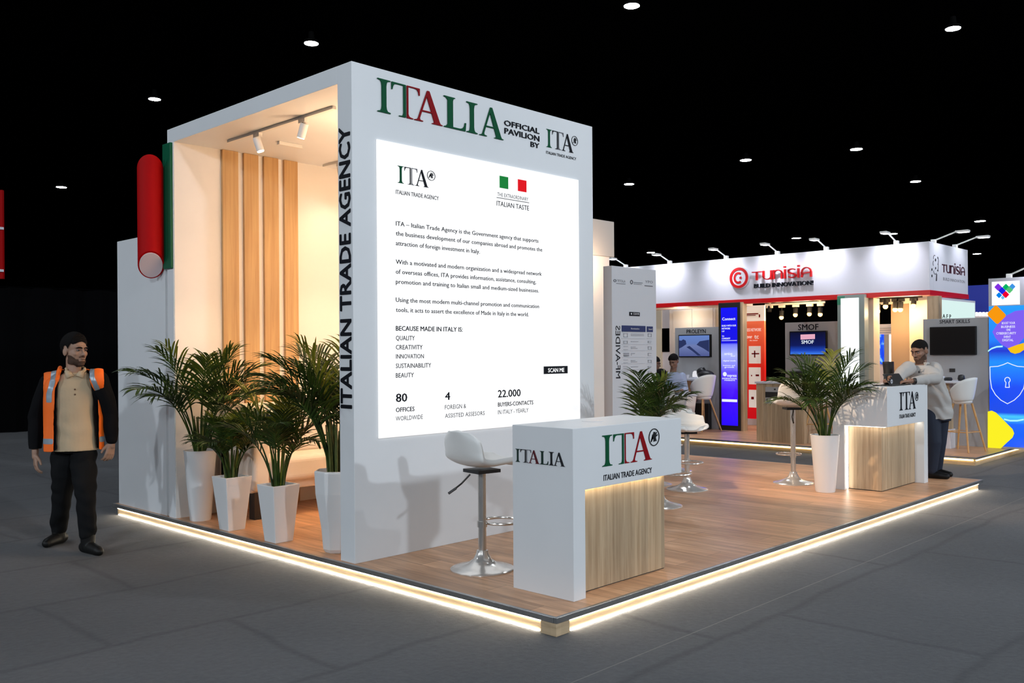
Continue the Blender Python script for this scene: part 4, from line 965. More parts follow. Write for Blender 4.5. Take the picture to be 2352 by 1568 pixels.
sh = [(86, 756), (150, 752), (195, 738), (231, 722), (268, 738), (310, 752), (363, 756), (374, 756), (376, 850), (362, 930), (330, 985), (285, 1028), (229, 1058), (175, 1028), (132, 985), (100, 930), (88, 850)]
def outline(mb, pts, w, d):
    for i in range(len(pts)):
        (x0, y0), (x1, y1) = pts[i], pts[(i+1) % len(pts)]
        L_ = math.hypot(x1-x0, y1-y0) or 1; nx, ny = -(y1-y0)/L_*w/2, (x1-x0)/L_*w/2; ex, ey = (x1-x0)/L_*w*.3, (y1-y0)/L_*w*.3
        hpoly(mb, [(x0-ex+nx, y0-ey+ny), (x1+ex+nx, y1+ey+ny), (x1+ex-nx, y1+ey-ny), (x0-ex-nx, y0-ey-ny)], d)
gl(lambda mb: outline(mb, sh, 6, .008), 'shield_outline', (.85, .93, 1, 1))
kh = [(229+22*math.cos(a), 864-22*math.sin(a)) for a in [math.radians(-55+290*k/16) for k in range(17)]] + [(217, 884), (213, 924), (245, 924), (241, 884)]
gl(lambda mb: outline(mb, kh, 6, .008), 'keyhole_outline', (.85, .93, 1, 1))
mb = MB()
for (s_, x0, x1, y) in (('BOOST YOUR', 183, 292, 408), ('BUSINESS', 178, 292, 438), ('ONE', 220, 254, 462), ('CYBERSECURITY', 138, 300, 492), ('EVENT', 200, 256, 520), ('DIGITAL', 188, 278, 547)):
    text(mb, s_, f, hp(x0, y)[0], hp(x1, y)[0], hp(x0, y)[1], hp(x0, y-18)[1], .02, d=.008)
part(mb, 'lettering', m_wt, t)
# its arm light
arm_light((10.77, onU(2318, 640, 10.77).y, p[3]), (-.35, -.94, 0), 'arm light standing on the heart light column at the right edge', power=14)

# red poster with white cards, black curtain, cabinets behind
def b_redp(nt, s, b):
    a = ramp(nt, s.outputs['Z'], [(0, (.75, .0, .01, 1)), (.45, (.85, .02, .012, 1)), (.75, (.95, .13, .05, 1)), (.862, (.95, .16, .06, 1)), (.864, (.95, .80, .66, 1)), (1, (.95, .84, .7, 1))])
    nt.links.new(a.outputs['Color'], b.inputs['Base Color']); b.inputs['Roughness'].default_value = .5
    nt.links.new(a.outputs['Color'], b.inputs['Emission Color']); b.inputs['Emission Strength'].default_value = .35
t = thing('poster_panel', 'red poster panel with white product cards, right of the blue column', 'sign', (12.5, 5.6, ZP))
U_ = 12.3; p = panel(U_, 1698, 1755, 703)
part(pbox(MB(), U_, (p[0], p[1], ZP+.12, p[3]), .06), 'panel', screenmat('red_poster', b_redp), t)
part(pbox(MB(), U_-.02, (p[0], p[1], ZP, ZP+.12), .1), 'plinth', m_pinkw, t)
f = fU(U_)
def rp(x, y): q = onU(1640+x*.2041, 680+y*.2041, U_); return q.y, q.z
def rrect(mb, x0, y0, x1, y1, d=.001): a0, z1 = rp(x0, y0); a1 = rp(x1, y0)[0]; z0 = rp(x0, y1)[1]; rect(mb, f, a0, a1, z0, z1, d, .002)
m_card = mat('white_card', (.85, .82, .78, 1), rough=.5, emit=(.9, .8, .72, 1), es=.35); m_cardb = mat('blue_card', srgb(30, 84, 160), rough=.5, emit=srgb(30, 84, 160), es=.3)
for (x0, y0, x1, y1, b) in ((392, 562, 525, 757, 0), (392, 800, 525, 990, 0), (392, 1052, 525, 1250, 0), (308, 570, 350, 752, 1), (300, 800, 357, 995, 0), (300, 1058, 352, 1252, 1)):
    mb = MB(); rrect(mb, x0, y0, x1, y1); part(mb, 'card', m_cardb if b else m_card, t)
mb = MB()
for (x0, y0, x1, y1) in ((425, 640, 510, 654), (452, 612, 466, 690), (470, 880, 508, 900), (418, 885, 430, 900), (420, 1130, 450, 1160), (360, 195, 500, 208), (356, 214, 470, 222), (505, 205, 520, 238)): rrect(mb, x0, y0, x1, y1, .004)
part(mb, 'card_print', m_red, t)
mb = MB()
for (s_, x0, x1, y0, y1) in (('BUSINESS NETWORK', 308, 530, 365, 398), ('Discover', 306, 428, 438, 476), ('tc', 450, 502, 430, 478), ('the sector', 398, 490, 490, 504)):
    text(mb, s_, f, rp(x0, 0)[0], rp(x1, 0)[0], rp(x0, y1)[1], rp(x0, y0)[1], .03, d=.004)
part(mb, 'lettering', m_card, t)
o = pbox(MB(), 13.6, panel(13.6, 1745, 1935, 690), .05).build('black_curtain', m_dark); tag(o, 'black backdrop behind the hanging warm spots and the oak counter', 'curtain')
t = thing('cabinet_wall', 'white cabinet wall with flush doors behind the leftmost television', 'cabinet', (12.3, 7, ZP))
U_ = 12.2; p = panel(U_, 1537, 1641, 704)
part(pbox(MB(), U_, p, .4), 'body', mat('white_cabinet', (.72, .73, .77, 1), rough=.5), t, bevel=.004)
q = panel(U_-.012, 1545, 1589, 712, 765); part(pbox(MB(), U_-.012, q, .012), 'door', mat('white_cabinet_door', (.72, .73, .77, 1), rough=.5), t, bevel=.003)
q = panel(U_-.012, 1591, 1637, 709, 765); part(pbox(MB(), U_-.012, q, .012), 'door', bpy.data.materials['white_cabinet_door'], t, bevel=.003)
U_ = 12.25; p = panel(U_, 1640, 1652, 700)
o = pbox(MB(), U_, p, .1).build('wall_post', m_warmwall, bevel=.004); tag(o, 'narrow warm-lit post between the white cabinet and the blue column', 'post')
t = thing('side_cabinet', 'pinkish white cabinet with a dark opening at the totem edge', 'cabinet', (13.4, 8.6, ZP))
U_ = 13.3; p = panel(U_, 1490, 1542, 708)
part(pbox(MB(), U_, p, .3), 'body', m_pinkw, t)
q = panel(U_-.01, 1520, 1538, 754, 808); part(pbox(MB(), U_-.01, q, .01), 'dark_opening', m_dark, t)
q = panel(U_-.03, 1490, 1519, 700); part(pbox(MB(), U_-.03, q, .03), 'warm_side', m_warmwall, t)
o = MB().box(11.2, 12.15, 5.6, 9.3, 2.41, 2.474).build('soffit', m_pinkw); tag(o, 'pale soffit board under the fascia at the totem side', 'soffit')

# warm room at the right: columns, partition, lit cabinet
def upright(name, label, cat, U, px, m_, th=.12, **k):
    o = pbox(MB(), U, panel(U, *px), th).build(name, m_, bevel=.004); return tag(o, label, cat)
upright('wall_post', 'cream post right of the white backlit column', 'post', 11.15, (1984, 2006, 685), m_warmwall, .25)
upright('wall_post', 'oak corner post under the fascia corner', 'post', 11.02, (2129, 2156, 680), m_oak, .14)
upright('partition', 'cream partition behind the head of the leaning man', 'partition', 11.9, (2088, 2135, 690), m_warmwall)
upright('partition', 'tan door-like partition behind the warm spots', 'partition', 12.2, (2046, 2090, 692), m_tan)
upright('partition', 'cream beam board above the tan partition', 'partition', 12.1, (2004, 2130, 682, 700), m_warmwall, .1)
t = thing('media_unit', 'pale media unit with a bright blue screen in the warm room', 'cabinet', (13.1, 3.6, ZP))
U_ = 13.0; p = panel(U_, 2000, 2052, 745)
part(pbox(MB(), U_, p, .2), 'body', m_pinkw, t)
def b_bs(nt, s, b):
    n = nt.nodes.new('ShaderNodeTexNoise'); n.inputs['Scale'].default_value = 5; nt.links.new(nt.nodes['Texture Coordinate'].outputs['Generated'], n.inputs['Vector'])
    r = ramp(nt, n.outputs['Fac'], [(.3, (.0, .03, .85, 1)), (.55, (.0, .10, .95, 1)), (.64, (.25, .6, 1, 1))]); nt.links.new(r.outputs['Color'], b.inputs['Emission Color']); b.inputs['Emission Strength'].default_value = 1
q = panel(U_-.02, 2004, 2030, 768, 836); part(pbox(MB(), U_-.02, q, .02), 'screen', screenmat('bright_blue_screen', b_bs), t)
q = panel(U_-.012, 2030, 2042, 768, 836); part(pbox(MB(), U_-.012, q, .012), 'grey_inset', m_greywall, t)
q = panel(U_-.012, 2042, 2046, 768, 840); part(pbox(MB(), U_-.012, q, .012), 'light_strip', glow('warm_white_strip', (1, .92, .8, 1), 2), t)
for y in (753, 758, 763): q = panel(U_-.008, 2004, 2048, y, y+1.6); part(pbox(MB(), U_-.008, q, .008), 'slat', m_greywall, t)
upright('black_curtain', 'small black backdrop above the pale media unit', 'curtain', 13.4, (2003, 2049, 698), m_dark, .05)
t = thing('light_box', 'pale teal backlit box under the short fascia side, above the corner wall', 'sign', (11.6, 1.8, 1.9))
pa = onV(2155, 682, 1.85); pb = onV(2240, 690, 1.85); zb = onV(2155, 730, 1.85).z
part(MB().box(pa.x, pb.x, 1.85, 1.91, zb-.15, pa.z-.0), 'frame', m_fascia, t)
mb = MB(); rect(mb, fV(1.85), pa.x+.02, pb.x-.03, zb-.12, pa.z-.035, 0, .003); part(mb, 'panel', glow('pale_teal_panel', (.70, .90, .87, 1), 1.0), t)
mb = MB(); text(mb, 'A F P', fV(1.85), onV(2164, 725, 1.85).x, onV(2184, 725, 1.85).x, onV(2164, 730, 1.85).z, onV(2164, 721, 1.85).z, .03, d=.005); part(mb, 'lettering', m_ink, t)

# hanging spots: lit warm lens heads on dark tracks
m_bulb = glow('warm_bulb', (1, .56, .16, 1), 6)
m_bk = mat('black_track', (.012, .011, .010, 1), rough=.55, spec=.2)
def hung_track(label, z, items, mt, U, v0, v1, power):
    t = thing('track_light', label, 'track light', (U, (v0+v1)/2, z))
    part(MB().box(U-.02, U+.02, v1, v0, z, z+.035), 'rail', mt, t)
    part(MB().tube([(U, v0-.1, z+.035), (U, v0-.1, FZ0)], .008).tube([(U, v1+.1, z+.035), (U, v1+.1, FZ0)], .008).box(FU+.181, U+.03, v0-.115, v0-.085, FZ0, FZ0+.03).box(FU+.181, U+.03, v1+.085, v1+.115, FZ0, FZ0+.03), 'hanger', mt, t)
    for (px, py, on) in items:
        p = onU(px, py, U)
        h = part(MB().box(U-.03, U+.03, p.y-.06, p.y+.06, z-.05, z), 'spot_head', mt, t, bevel=.006)
        e = Vector((U, p.y, z-.05)); b = Vector((U-.02, p.y, p.z)); d = (b-e).normalized()
        q = MB().tube([e, b-d*.10], .01, n=8).tube([b-d*.13, b-d*.02], .042, n=16); q.v = [tuple(Vector(v)-root_loc(h)) for v in q.v]; q.build('spot_can', m_bk, h, smooth=True)
        if on:
            q = MB().ell(b, .042, nu=14, nv=8); q.v = [tuple(Vector(v)-root_loc(h)) for v in q.v]; q.build('bulb', m_bulb, h)
            li = bpy.data.lights.new('warm_lamp', 'POINT'); li.energy = power; li.color = (1, .68, .34); li.shadow_soft_size = .05
            lo = bpy.data.objects.new('warm_lamp', li); COL.objects.link(lo); lo.location = b + Vector((-.09, 0, -.05))
U_ = 12.6; a = onU(1758, 702, U_); b = onU(1895, 700, U_)
hung_track('pale truss of warm spots before the black backdrop, above the oak counter', a.z, ((1768, 718, 0), (1796, 729, 1), (1828, 723, 1), (1860, 721, 1), (1885, 722, 1)), m_warmwall, U_, a.y, b.y, 5)
U_ = 11.7; a = onU(2008, 688, U_); b = onU(2118, 688, U_)
hung_track('black track of warm spots in the room right of the white backlit column', a.z, ((2017, 715, 1), (2035, 704, 1), (2057, 711, 1), (2069, 711, 1), (2099, 702, 1)), m_bk, U_, a.y, b.y, 6)
for (x, y, z, e) in ((11.8, 7.0, 2.2, 9), (12.2, 4.6, 2.3, 14), (11.5, 2.4, 2.25, 8), (8.9, 6.3, 2.9, 0)):  # unseen warm point lights in the neighbouring stand, without fixtures
    if e:
        li = bpy.data.lights.new('room_light', 'POINT'); li.energy = e; li.color = (1, .76, .5); li.shadow_soft_size = .15
        lo = bpy.data.objects.new('room_light', li); COL.objects.link(lo); lo.location = (x, y, z)
# unseen warm point lights added over the deck and under the storage header
for (x, y, z, e) in ((5.2, 3.6, 3.0, 10), (5.0, 4.72, 2.8, 16), (6.4, 4.72, 2.8, 16)):
    li = bpy.data.lights.new('deck_fill', 'POINT'); li.energy = e; li.color = (1, .70, .46); li.shadow_soft_size = .05
    lo = bpy.data.objects.new('deck_fill', li); COL.objects.link(lo); lo.location = (x, y, z)

li = bpy.data.lights.new('deck_spot', 'SPOT'); li.energy = 520; li.color = (1, .74, .52); li.spot_size = math.radians(50); li.spot_blend = .6; li.shadow_soft_size = .05
lo = bpy.data.objects.new('deck_spot', li); COL.objects.link(lo); lo.location = (2.72, 2.1, 3.4); lo.rotation_euler = (Vector((5.9, .75, .6))-Vector((2.72, 2.1, 3.4))).to_track_quat('-Z', 'Y').to_euler()
# oak counter, desk, tables and chairs
t = thing('oak_counter', 'oak front counter with a grey leaflet on it, below the dark blue television', 'counter', (9.8, 3.5, ZP))
U_ = 9.5; p = panel(U_, 1737, 1846, 876)
part(pbox(MB(), U_, (p[0], p[1], ZP, p[3]-.03), .6), 'body', m_oak, t)
part(pbox(MB(), U_-.02, (p[0]+.02, p[1]-.02, p[3]-.03, p[3]), .64), 'worktop', m_fascia, t, bevel=.003)
f = fU(U_); CT = p[3]
a = onU(1758, 888, U_); b = onU(1798, 888, U_); z0 = onU(1758, 926, U_).z
mb = MB(); rect(mb, f, a.y, b.y, z0, a.z, .001, .002); part(mb, 'leaflet', m_greywall, t)
mb = MB(); rect(mb, f, a.y, b.y, a.z*.36+z0*.64+.0, a.z*.70+z0*.30, .003, .001); rect(mb, f, a.y-.02, a.y-.035, z0+.02, z0+.08, .003, .001); rect(mb, f, (a.y+b.y)/2, (a.y+b.y)/2-.03, a.z-.05, a.z-.025, .003, .001); part(mb, 'leaflet_print', m_black, t)
o = MB().box(U_+.1, U_+.35, onU(1812, 870, U_).y, onU(1779, 870, U_).y, CT, CT+.03).build('keyboard', m_black, bevel=.01); tag(o, 'flat black keyboard on the oak counter', 'keyboard')

U_ = 9.75; a = onU(1509, 905, U_); b = onU(1578, 906, U_)
t = thing('reception_desk', 'cream tapered desk right of the totem, lit warm', 'desk', (U_+.3, (a.y+b.y)/2, ZP))
zt = a.z; y0, y1 = a.y+.35, b.y
mb = MB().add([(U_, y0, ZP), (U_, y1+.09, ZP), (U_, y1, zt-.03), (U_, y0, zt-.03), (U_+.3, y0, ZP), (U_+.3, y1+.09, ZP), (U_+.3, y1, zt-.03), (U_+.3, y0, zt-.03)], [(0,1,2,3),(4,7,6,5),(0,4,5,1),(1,5,6,2),(2,6,7,3),(3,7,4,0)])
part(mb, 'body', m_cream, t, bevel=.004)
part(MB().box(U_-.01, U_+.32, y1-.01, y0, zt-.03, zt), 'top', m_fascia, t, bevel=.003)
part(MB().add([(U_-.006, y1+.24, ZP), (U_-.006, y1+.09, ZP), (U_-.006, y1, zt-.03), (U_-.006, y1+.012, zt-.03)], [(0,1,2,3)]).add([(U_-.001, y1+.24, ZP), (U_-.001, y1+.09, ZP), (U_-.001, y1, zt-.03), (U_-.001, y1+.012, zt-.03)], [(0,1,2,3)]), 'side_facet', m_fascia, t)
for (x0, x1, lab) in ((1516, 1527, 'small dark handset on the left of the cream desk'), (1545, 1556, 'small dark handset in the middle of the cream desk')):
    q0, q1 = onU(x0, 905, U_).y, onU(x1, 905, U_).y
    o = MB().box(U_+.02, U_+.12, q1, q0, zt, zt+.018).build('handset', m_black, bevel=.004); tag(o, lab, 'handset')
o = MB().box(U_+.13, U_+.3, y1+.12, y1+.72, zt, zt+.05).build('document_tray', m_fascia, bevel=.006); tag(o, 'white tray lying on the cream desk', 'tray')

# high table with the seated man
U_ = 10.85; zt = onU(1560, 868, U_).z; a = onU(1522, 868, U_); b = onU(1628, 868, U_)
t = thing('meeting_table', 'pale high table below the river picture television', 'table', (U_, (a.y+b.y)/2, ZP))
part(MB().box(U_-.3, U_+.15, b.y, a.y, zt-.035, zt), 'top', m_fascia, t, bevel=.004)
c = onU(1574, 880, U_-.2); part(MB().box(U_-.2, U_-.1, c.y-.06, c.y+.06, ZP, zt-.035), 'column', m_woodleg, t)
part(MB().box(U_-.32, U_+.15, c.y-.3, c.y+.3, ZP, ZP+.015), 'foot_plate', m_fascia, t)
TT = zt
o = MB().lathe([(.05, 0), (.055, .06), (.045, .12), (.02, .14)], (U_-.05, onU(1597, 860, U_-.05).y, TT), 16).build('table_lamp', glow('white_table_lamp', (.95, .95, 1, 1), .8), smooth=True); tag(o, 'small white lit dome on the high table', 'lamp')
mb = MB().ell((U_-.02, onU(1622, 860, U_).y, TT+.07), (.12, .17, .085)).ell((U_-.02, onU(1612, 860, U_).y, TT+.10), (.07, .1, .10)).tube([(U_-.02, onU(1604, 860, U_).y, TT+.08), (U_-.02, onU(1618, 846, U_).y, TT+.2), (U_-.02, onU(1626, 846, U_).y, TT+.1)], .012, n=8)
t = thing('backpack', 'dark backpack lying on the right end of the high table', 'bag', (U_, onU(1622, 860, U_).y, TT)); part(mb, 'body', m_black, t, smooth=True)
for i, (px, lab) in enumerate(((1579, 'small white cup on the high table beside the seated man'), (1592, 'white card pack on the high table between cup and lamp'))):
    c = onU(px, 866, U_-.2); o = (MB().lathe([(.025, 0), (.036, .07)], (U_-.2, c.y, TT), 16) if i == 0 else MB().box(U_-.24, U_-.14, c.y-.05, c.y+.05, TT, TT+.03)).build('cup' if i == 0 else 'card_pack', m_fascia); tag(o, lab, 'cup' if i == 0 else 'cards')

def tub_chair(loc, rz, label, seat, tall, ks=1.0, legm=m_woodleg, group=None, ring_z=None, spread=.2, m_shell=m_seat):
    r = thing('tub_chair' if tall < .5 else 'tub_stool', label, 'chair', loc, group, rz)
    nu, nv = 28, 8; vs = []; fs = []
    for j in range(nv+1):
        s = j/nv
        for i in range(nu+1):
            a = math.radians(-200 + 220*i/nu + 0) ; b = (i/nu-.5)*2
            rad = (.15+.09*s**.6)*ks; hgt = (.42*ks*(1-.55*abs(b)**2.2))
            vs.append((rad*math.cos(math.radians(90)+b*math.radians(118)), rad*.95*math.sin(math.radians(90)+b*math.radians(118)), seat + s*hgt))
    k = nu+1
    for j in range(nv):
        for i in range(nu): fs.append((j*k+i, j*k+i+1, (j+1)*k+i+1, (j+1)*k+i))
    o = part(MB().add(vs, fs), 'shell', m_shell, r, world=False, smooth=True); sd = o.modifiers.new('thick', 'SOLIDIFY'); sd.thickness = .014
    part(MB().lathe([(.12*ks, -.03), (.15*ks, -.005), (.152*ks, .015), (.14*ks, .03), (.05, .035)], (0, 0, seat), 28), 'seat', m_shell, r, world=False, smooth=True)
    for (x, y) in ((1, 1), (-1, 1), (-1, -1), (1, -1)):
        part(MB().tube([(x*.085, y*.085, seat-.025), (x*spread, y*spread, .006)], [.016, .012], n=10), 'leg', legm, r, world=False, smooth=True)
    if ring_z:
        f_ = .085+(spread-.085)*(1-ring_z/seat); pts = [(f_, f_, ring_z), (-f_, f_, ring_z), (-f_, -f_, ring_z), (f_, -f_, ring_z), (f_, f_, ring_z)]
        part(MB().tube(pts, .008, n=8), 'footrest', legm, r, world=False)
    return r
p = onz(1617, 988, ZP); tub_chair((10.55, onU(1615, 980, 10.55).y, ZP), face(.3, 1), 'white shell chair with wooden legs at the high table', .60, .7, spread=.23)
tub_chair((9.95, onU(2212, 1035, 9.95).y, ZP), face(.25, 1), 'white shell bar stool with slim wooden legs at the corner wall', .70, .9, .82, ring_z=.28, spread=.21)
tub_chair((9.75, onU(1874, 1020, 9.75).y-.05, ZP), face(1, .1), 'white shell stool with wooden legs behind the far palm', .62, .7, ring_z=.3, spread=.2)
o = MB().box(10.9, 11.0, onU(1628, 960, 10.9).y, onU(1592, 960, 10.9).y, ZP, onU(1600, 926, 10.9).z).build('black_case', m_black, bevel=.01); tag(o, 'black case standing under the high table behind the white chair', 'case')

U_ = 10.25; zt = onU(2185, 874, U_).z
t = thing('bar_table', 'white bar table on an oak column at the corner wall', 'table', (U_, onU(2176, 900, U_).y, ZP))
a, b = onU(2146, 880, U_), onU(2216, 880, U_)
part(MB().box(U_-.25, U_+.40, b.y, a.y, zt-.03, zt), 'top', m_fascia, t, bevel=.006)
a, b = onU(2161, 900, U_), onU(2184, 900, U_)
part(MB().box(U_-.06, U_+.1, b.y, a.y, ZP+.28, zt-.03), 'column', m_oak, t)
part(MB().box(U_-.09, U_+.12, b.y-.02, a.y+.03, ZP, ZP+.28), 'base', m_fascia, t, bevel=.004)
BT = zt
for (nm, px, r, h, m_, lab) in (('glass_bowl', 2163, .05, .07, m_fascia, 'small white bowl on the bar table'), ('headset', 2178, .06, .05, m_black, 'black headset lying on the bar table'), ('small_camera', 2208, .05, .09, m_black, 'small black gadget at the right end of the bar table')):
    c = onU(px, 870, U_); o = MB().lathe([(r*.8, 0), (r, h*.4), (r*.8, h*.9), (r*.3, h)], (U_, c.y, BT), 16).build(nm, m_, smooth=True); tag(o, lab, nm.split('_')[-1])

# things far behind
o = MB().box(17, 17.2, -1.5, 8, 0, onU(2240, 655, 17).z).build('blue_wall', mat('deep_blue_wall', (.01, .02, .25, 1), rough=.7, emit=(.01, .03, .28, 1), es=.25)); tag(o, 'deep blue wall of another stand, right of the fascia corner', 'wall panel')  # emission puts faint blue lighting into the wall
t = thing('light_row', 'row of small white lights over the corner wall, before the blue wall', 'light', (16.5, 1, 2))
for x in (2243, 2251, 2259, 2267):
    q = onU(x, 721, 16.5); part(MB().ell(q, (.03, .05, .04), nu=12, nv=8), 'lamp', glow('small_white_lamp', (1, .93, .9, 1), 3) if x == 2243 else bpy.data.materials['small_white_lamp'], t)
q = onU(2255, 721, 16.5); part(MB().box(16.5, 16.54, q.y-.35, q.y+.35, 0, q.z-.03), 'support', m_pinkw, t)
t = thing('red_banner', 'red hanging banner cut off by the left picture edge', 'banner', (0, 14, 0))
a = atd(-34, 436, 17.0); b = atd(5, 436, 17.0); c = atd(5, 640, 17.0)
n = (b-a).normalized(); bk = _F*.06
vs = [a, b, Vector((b.x, b.y, c.z)), Vector((a.x, a.y, c.z))]; vs = vs + [v+bk for v in vs]
part(MB().add(vs, [(0,1,2,3),(7,6,5,4),(0,4,5,1),(1,5,6,2),(2,6,7,3),(3,7,4,0)]), 'banner', m_rpanel, t)
for yy in (524, 621):
    d = atd(2, yy, 16.98); part(MB().box(d.x-.04, d.x+.04, d.y-.03, d.y+.03, d.z-.025, d.z+.02), 'clip', m_fascia, t)
d = atd(-14, 436, 17.03); part(MB().tube([d, (d.x, d.y, 8.24)], .012, n=6), 'cable', m_dark, t)
# ------------------------------------------------------------------ people
m_skin = mat('olive_skin', (.36, .215, .15, 1), rough=.5, spec=.35, var=.06, vscale=20)
m_skin2 = mat('brown_skin', (.23, .125, .085, 1), rough=.5, spec=.35, var=.06, vscale=20)
m_hair = mat('black_hair', (.006, .005, .005, 1), rough=.75, spec=.12, bump=.7, bscale=170)
m_beard = mat('dark_beard_stubble', (.075, .045, .033, 1), rough=.85, spec=.1, bump=.3, bscale=300)
m_eye = mat('eye_white', (.22, .20, .19, 1), rough=.4, spec=.2); m_iris = mat('dark_iris', (.012, .008, .006, 1), rough=.15)
m_lip = mat('lip_skin', (.30, .13, .10, 1), rough=.5)
m_vest = mat('orange_hi_vis_cloth', (1.0, .155, .004, 1), rough=.65, emit=(1, .16, .0, 1), es=0.0, bump=.25, bscale=9)
m_refl = mat('silver_reflective_tape', (.30, .36, .42, 1), rough=.35, metal=.3)
m_jack = mat('black_jacket_cloth', (.006, .006, .007, 1), rough=.9, spec=.08, bump=.5, bscale=9)
m_trou = mat('black_trouser_cloth', (.009, .0095, .0105, 1), rough=.9, spec=.1, bump=.6, bscale=10)
m_beige = mat('beige_shirt_cloth', (.52, .40, .26, 1), rough=.8, bump=.45, bscale=10)
m_boot = mat('black_boot_leather', (.007, .007, .007, 1), rough=.5, spec=.25)
m_lshirt = mat('pale_grey_shirt_cloth', (.44, .42, .40, 1), rough=.8, bump=.6, bscale=9)
m_navyt = mat('dark_navy_trouser_cloth', (.010, .016, .034, 1), rough=.8, bump=.5, bscale=9)
m_button = mat('brown_button', (.12, .06, .03, 1), rough=.4)

def solid(mb, voxel, smooth=5, sf=.5):
    "one continuous surface out of the overlapping volumes in mb"
    me = mb.mesh('volume'); o = bpy.data.objects.new('volume', me); COL.objects.link(o)
    r = o.modifiers.new('r', 'REMESH'); r.mode = 'VOXEL'; r.voxel_size = voxel; r.adaptivity = 0
    s = o.modifiers.new('s', 'SMOOTH'); s.factor = sf; s.iterations = smooth
    dg = bpy.context.evaluated_depsgraph_get(); dg.update()
    me2 = bpy.data.meshes.new_from_object(o.evaluated_get(dg)); bpy.data.objects.remove(o); bpy.data.meshes.remove(me)
    return me2
def co(me):
    a = np.empty(len(me.vertices)*3, np.float32); me.vertices.foreach_get('co', a); return a.reshape(-1, 3)
def setco(me, a): me.vertices.foreach_set('co', a.astype(np.float32).ravel()); me.update()
def nrm(me):
    a = np.empty(len(me.vertices)*3, np.float32); me.vertex_normals.foreach_get('vector', a) if hasattr(me, 'vertex_normals') else me.vertices.foreach_get('normal', a); return a.reshape(-1, 3)
def finish(me, name, m_, root):
    me.name = name; me.materials.clear(); me.polygons.foreach_set('use_smooth', [True]*len(me.polygons))
    return link(me, name, m_, root)
def folds(me, amp, f=1.0, zc=None):
    "creases in cloth: a few crossing waves, strongest near the heights in zc"
    v = co(me); n = nrm(me); x, y, z = v[:, 0]*f, v[:, 1]*f, v[:, 2]*f
    w = np.sin(z*52+np.sin(x*21+z*9)*1.7+y*17)*.6 + np.sin(z*31-x*26+np.sin(y*19)*1.3)*.5 + np.sin(x*44+z*14+y*30)*.3
    k = np.full(len(v), .45)
    if zc is not None:
        for c, s in zc: k += np.exp(-((v[:, 2]-c)/s)**2)
    v += n*(amp*w*np.minimum(k, 1.4))[:, None]; setco(me, v)
def shell(me, mask, off, name, m_, root, relax=3):
    "cloth or hair lying on a surface: the faces where mask(v) > 0, pushed out by off(mask)"
    v = co(me); n = nrm(me); mk = mask(v)
    keep = mk > 0
    idx = -np.ones(len(v), int); faces = []
    for p in me.polygons:
        q = tuple(p.vertices)
        if all(keep[i] for i in q): faces.append(q)
    used = sorted({i for f in faces for i in f})
    for k, i in enumerate(used): idx[i] = k
    o_ = off(mk[used]) if callable(off) else np.full(len(used), off)
    nv = v[used] + n[used]*o_[:, None]
    me2 = bpy.data.meshes.new(name); me2.from_pydata([tuple(x) for x in nv], [], [tuple(int(idx[i]) for i in f) for f in faces]); me2.update()
    if relax:   # straighten the ragged rim
        bm = bmesh.new(); bm.from_mesh(me2)
        for _ in range(relax):
            rim = [x for x in bm.verts if x.is_boundary]; tgt = {}
            for x in rim:
                nb = [e.other_vert(x) for e in x.link_edges if e.is_boundary]
                if len(nb) == 2: tgt[x] = x.co*.4 + (nb[0].co+nb[1].co)*.3
            for x, c in tgt.items(): x.co = c
        bm.to_mesh(me2); bm.free()
    return finish(me2, name, m_, root)
def head(mb, H, neck_to=None, neck_r=.056, full=1.0):
    "volumes of a head; H maps head space (face towards -Y, m) to body space"
    R3 = H.to_3x3()
    def E_(c, r, rot=None): mb.ell(H @ Vector(c), r, R3 @ rot if rot is not None else R3, 24, 16)
    E_((0, .012, .036), (.0765, .096, .083)); E_((0, -.022, -.02), (.0665, .070, .084)); E_((0, -.036, -.072), (.052, .052, .043))
    E_((0, -.074, -.098), (.024, .018, .017)); E_((0, -.070, .034), (.052, .024, .016))
    for s in (-1, 1):
        E_((s*.038, -.060, -.018), (.022, .022, .022)); E_((s*.012, -.097, -.026), (.010, .010, .009)); E_((s*.046, -.02, -.075), (.016, .036, .03))
        E_((s*.0785, .014, -.006), (.0085, .020, .033), Matrix.Rotation(s*-.25, 3, 'Z'))
    mb.chain([(H @ Vector((0, -.088, .022)), .0085), (H @ Vector((0, -.103, -.005)), .0105), (H @ Vector((0, -.112, -.022)), .0125)])
    E_((0, -.092, -.052), (.022, .010, .006)); E_((0, -.090, -.065), (.019, .010, .0075))
    if neck_to is not None: mb.chain([(H @ Vector((0, .022, -.055)), neck_r), (Vector(neck_to), neck_r+.006)])
def carve_eyes(me, H):
    v = co(me); Hi = H.inverted()
    Rm = np.array(Hi.to_3x3()); tm = np.array(Hi.translation); hv = v @ Rm.T + tm
    F_ = np.array(H.to_3x3() @ Vector((0, 1, 0)))
    for s in (-1, 1):
        d = hv - np.array((s*.031, -.086, .011)); w = np.exp(-((d[:, 0]/.019)**2 + (d[:, 2]/.011)**2 + (d[:, 1]/.03)**2))
        v += (w*.0085)[:, None]*F_
    setco(me, v)
def hspace(v, H):
    Hi = H.inverted(); return v @ np.array(Hi.to_3x3()).T + np.array(Hi.translation)
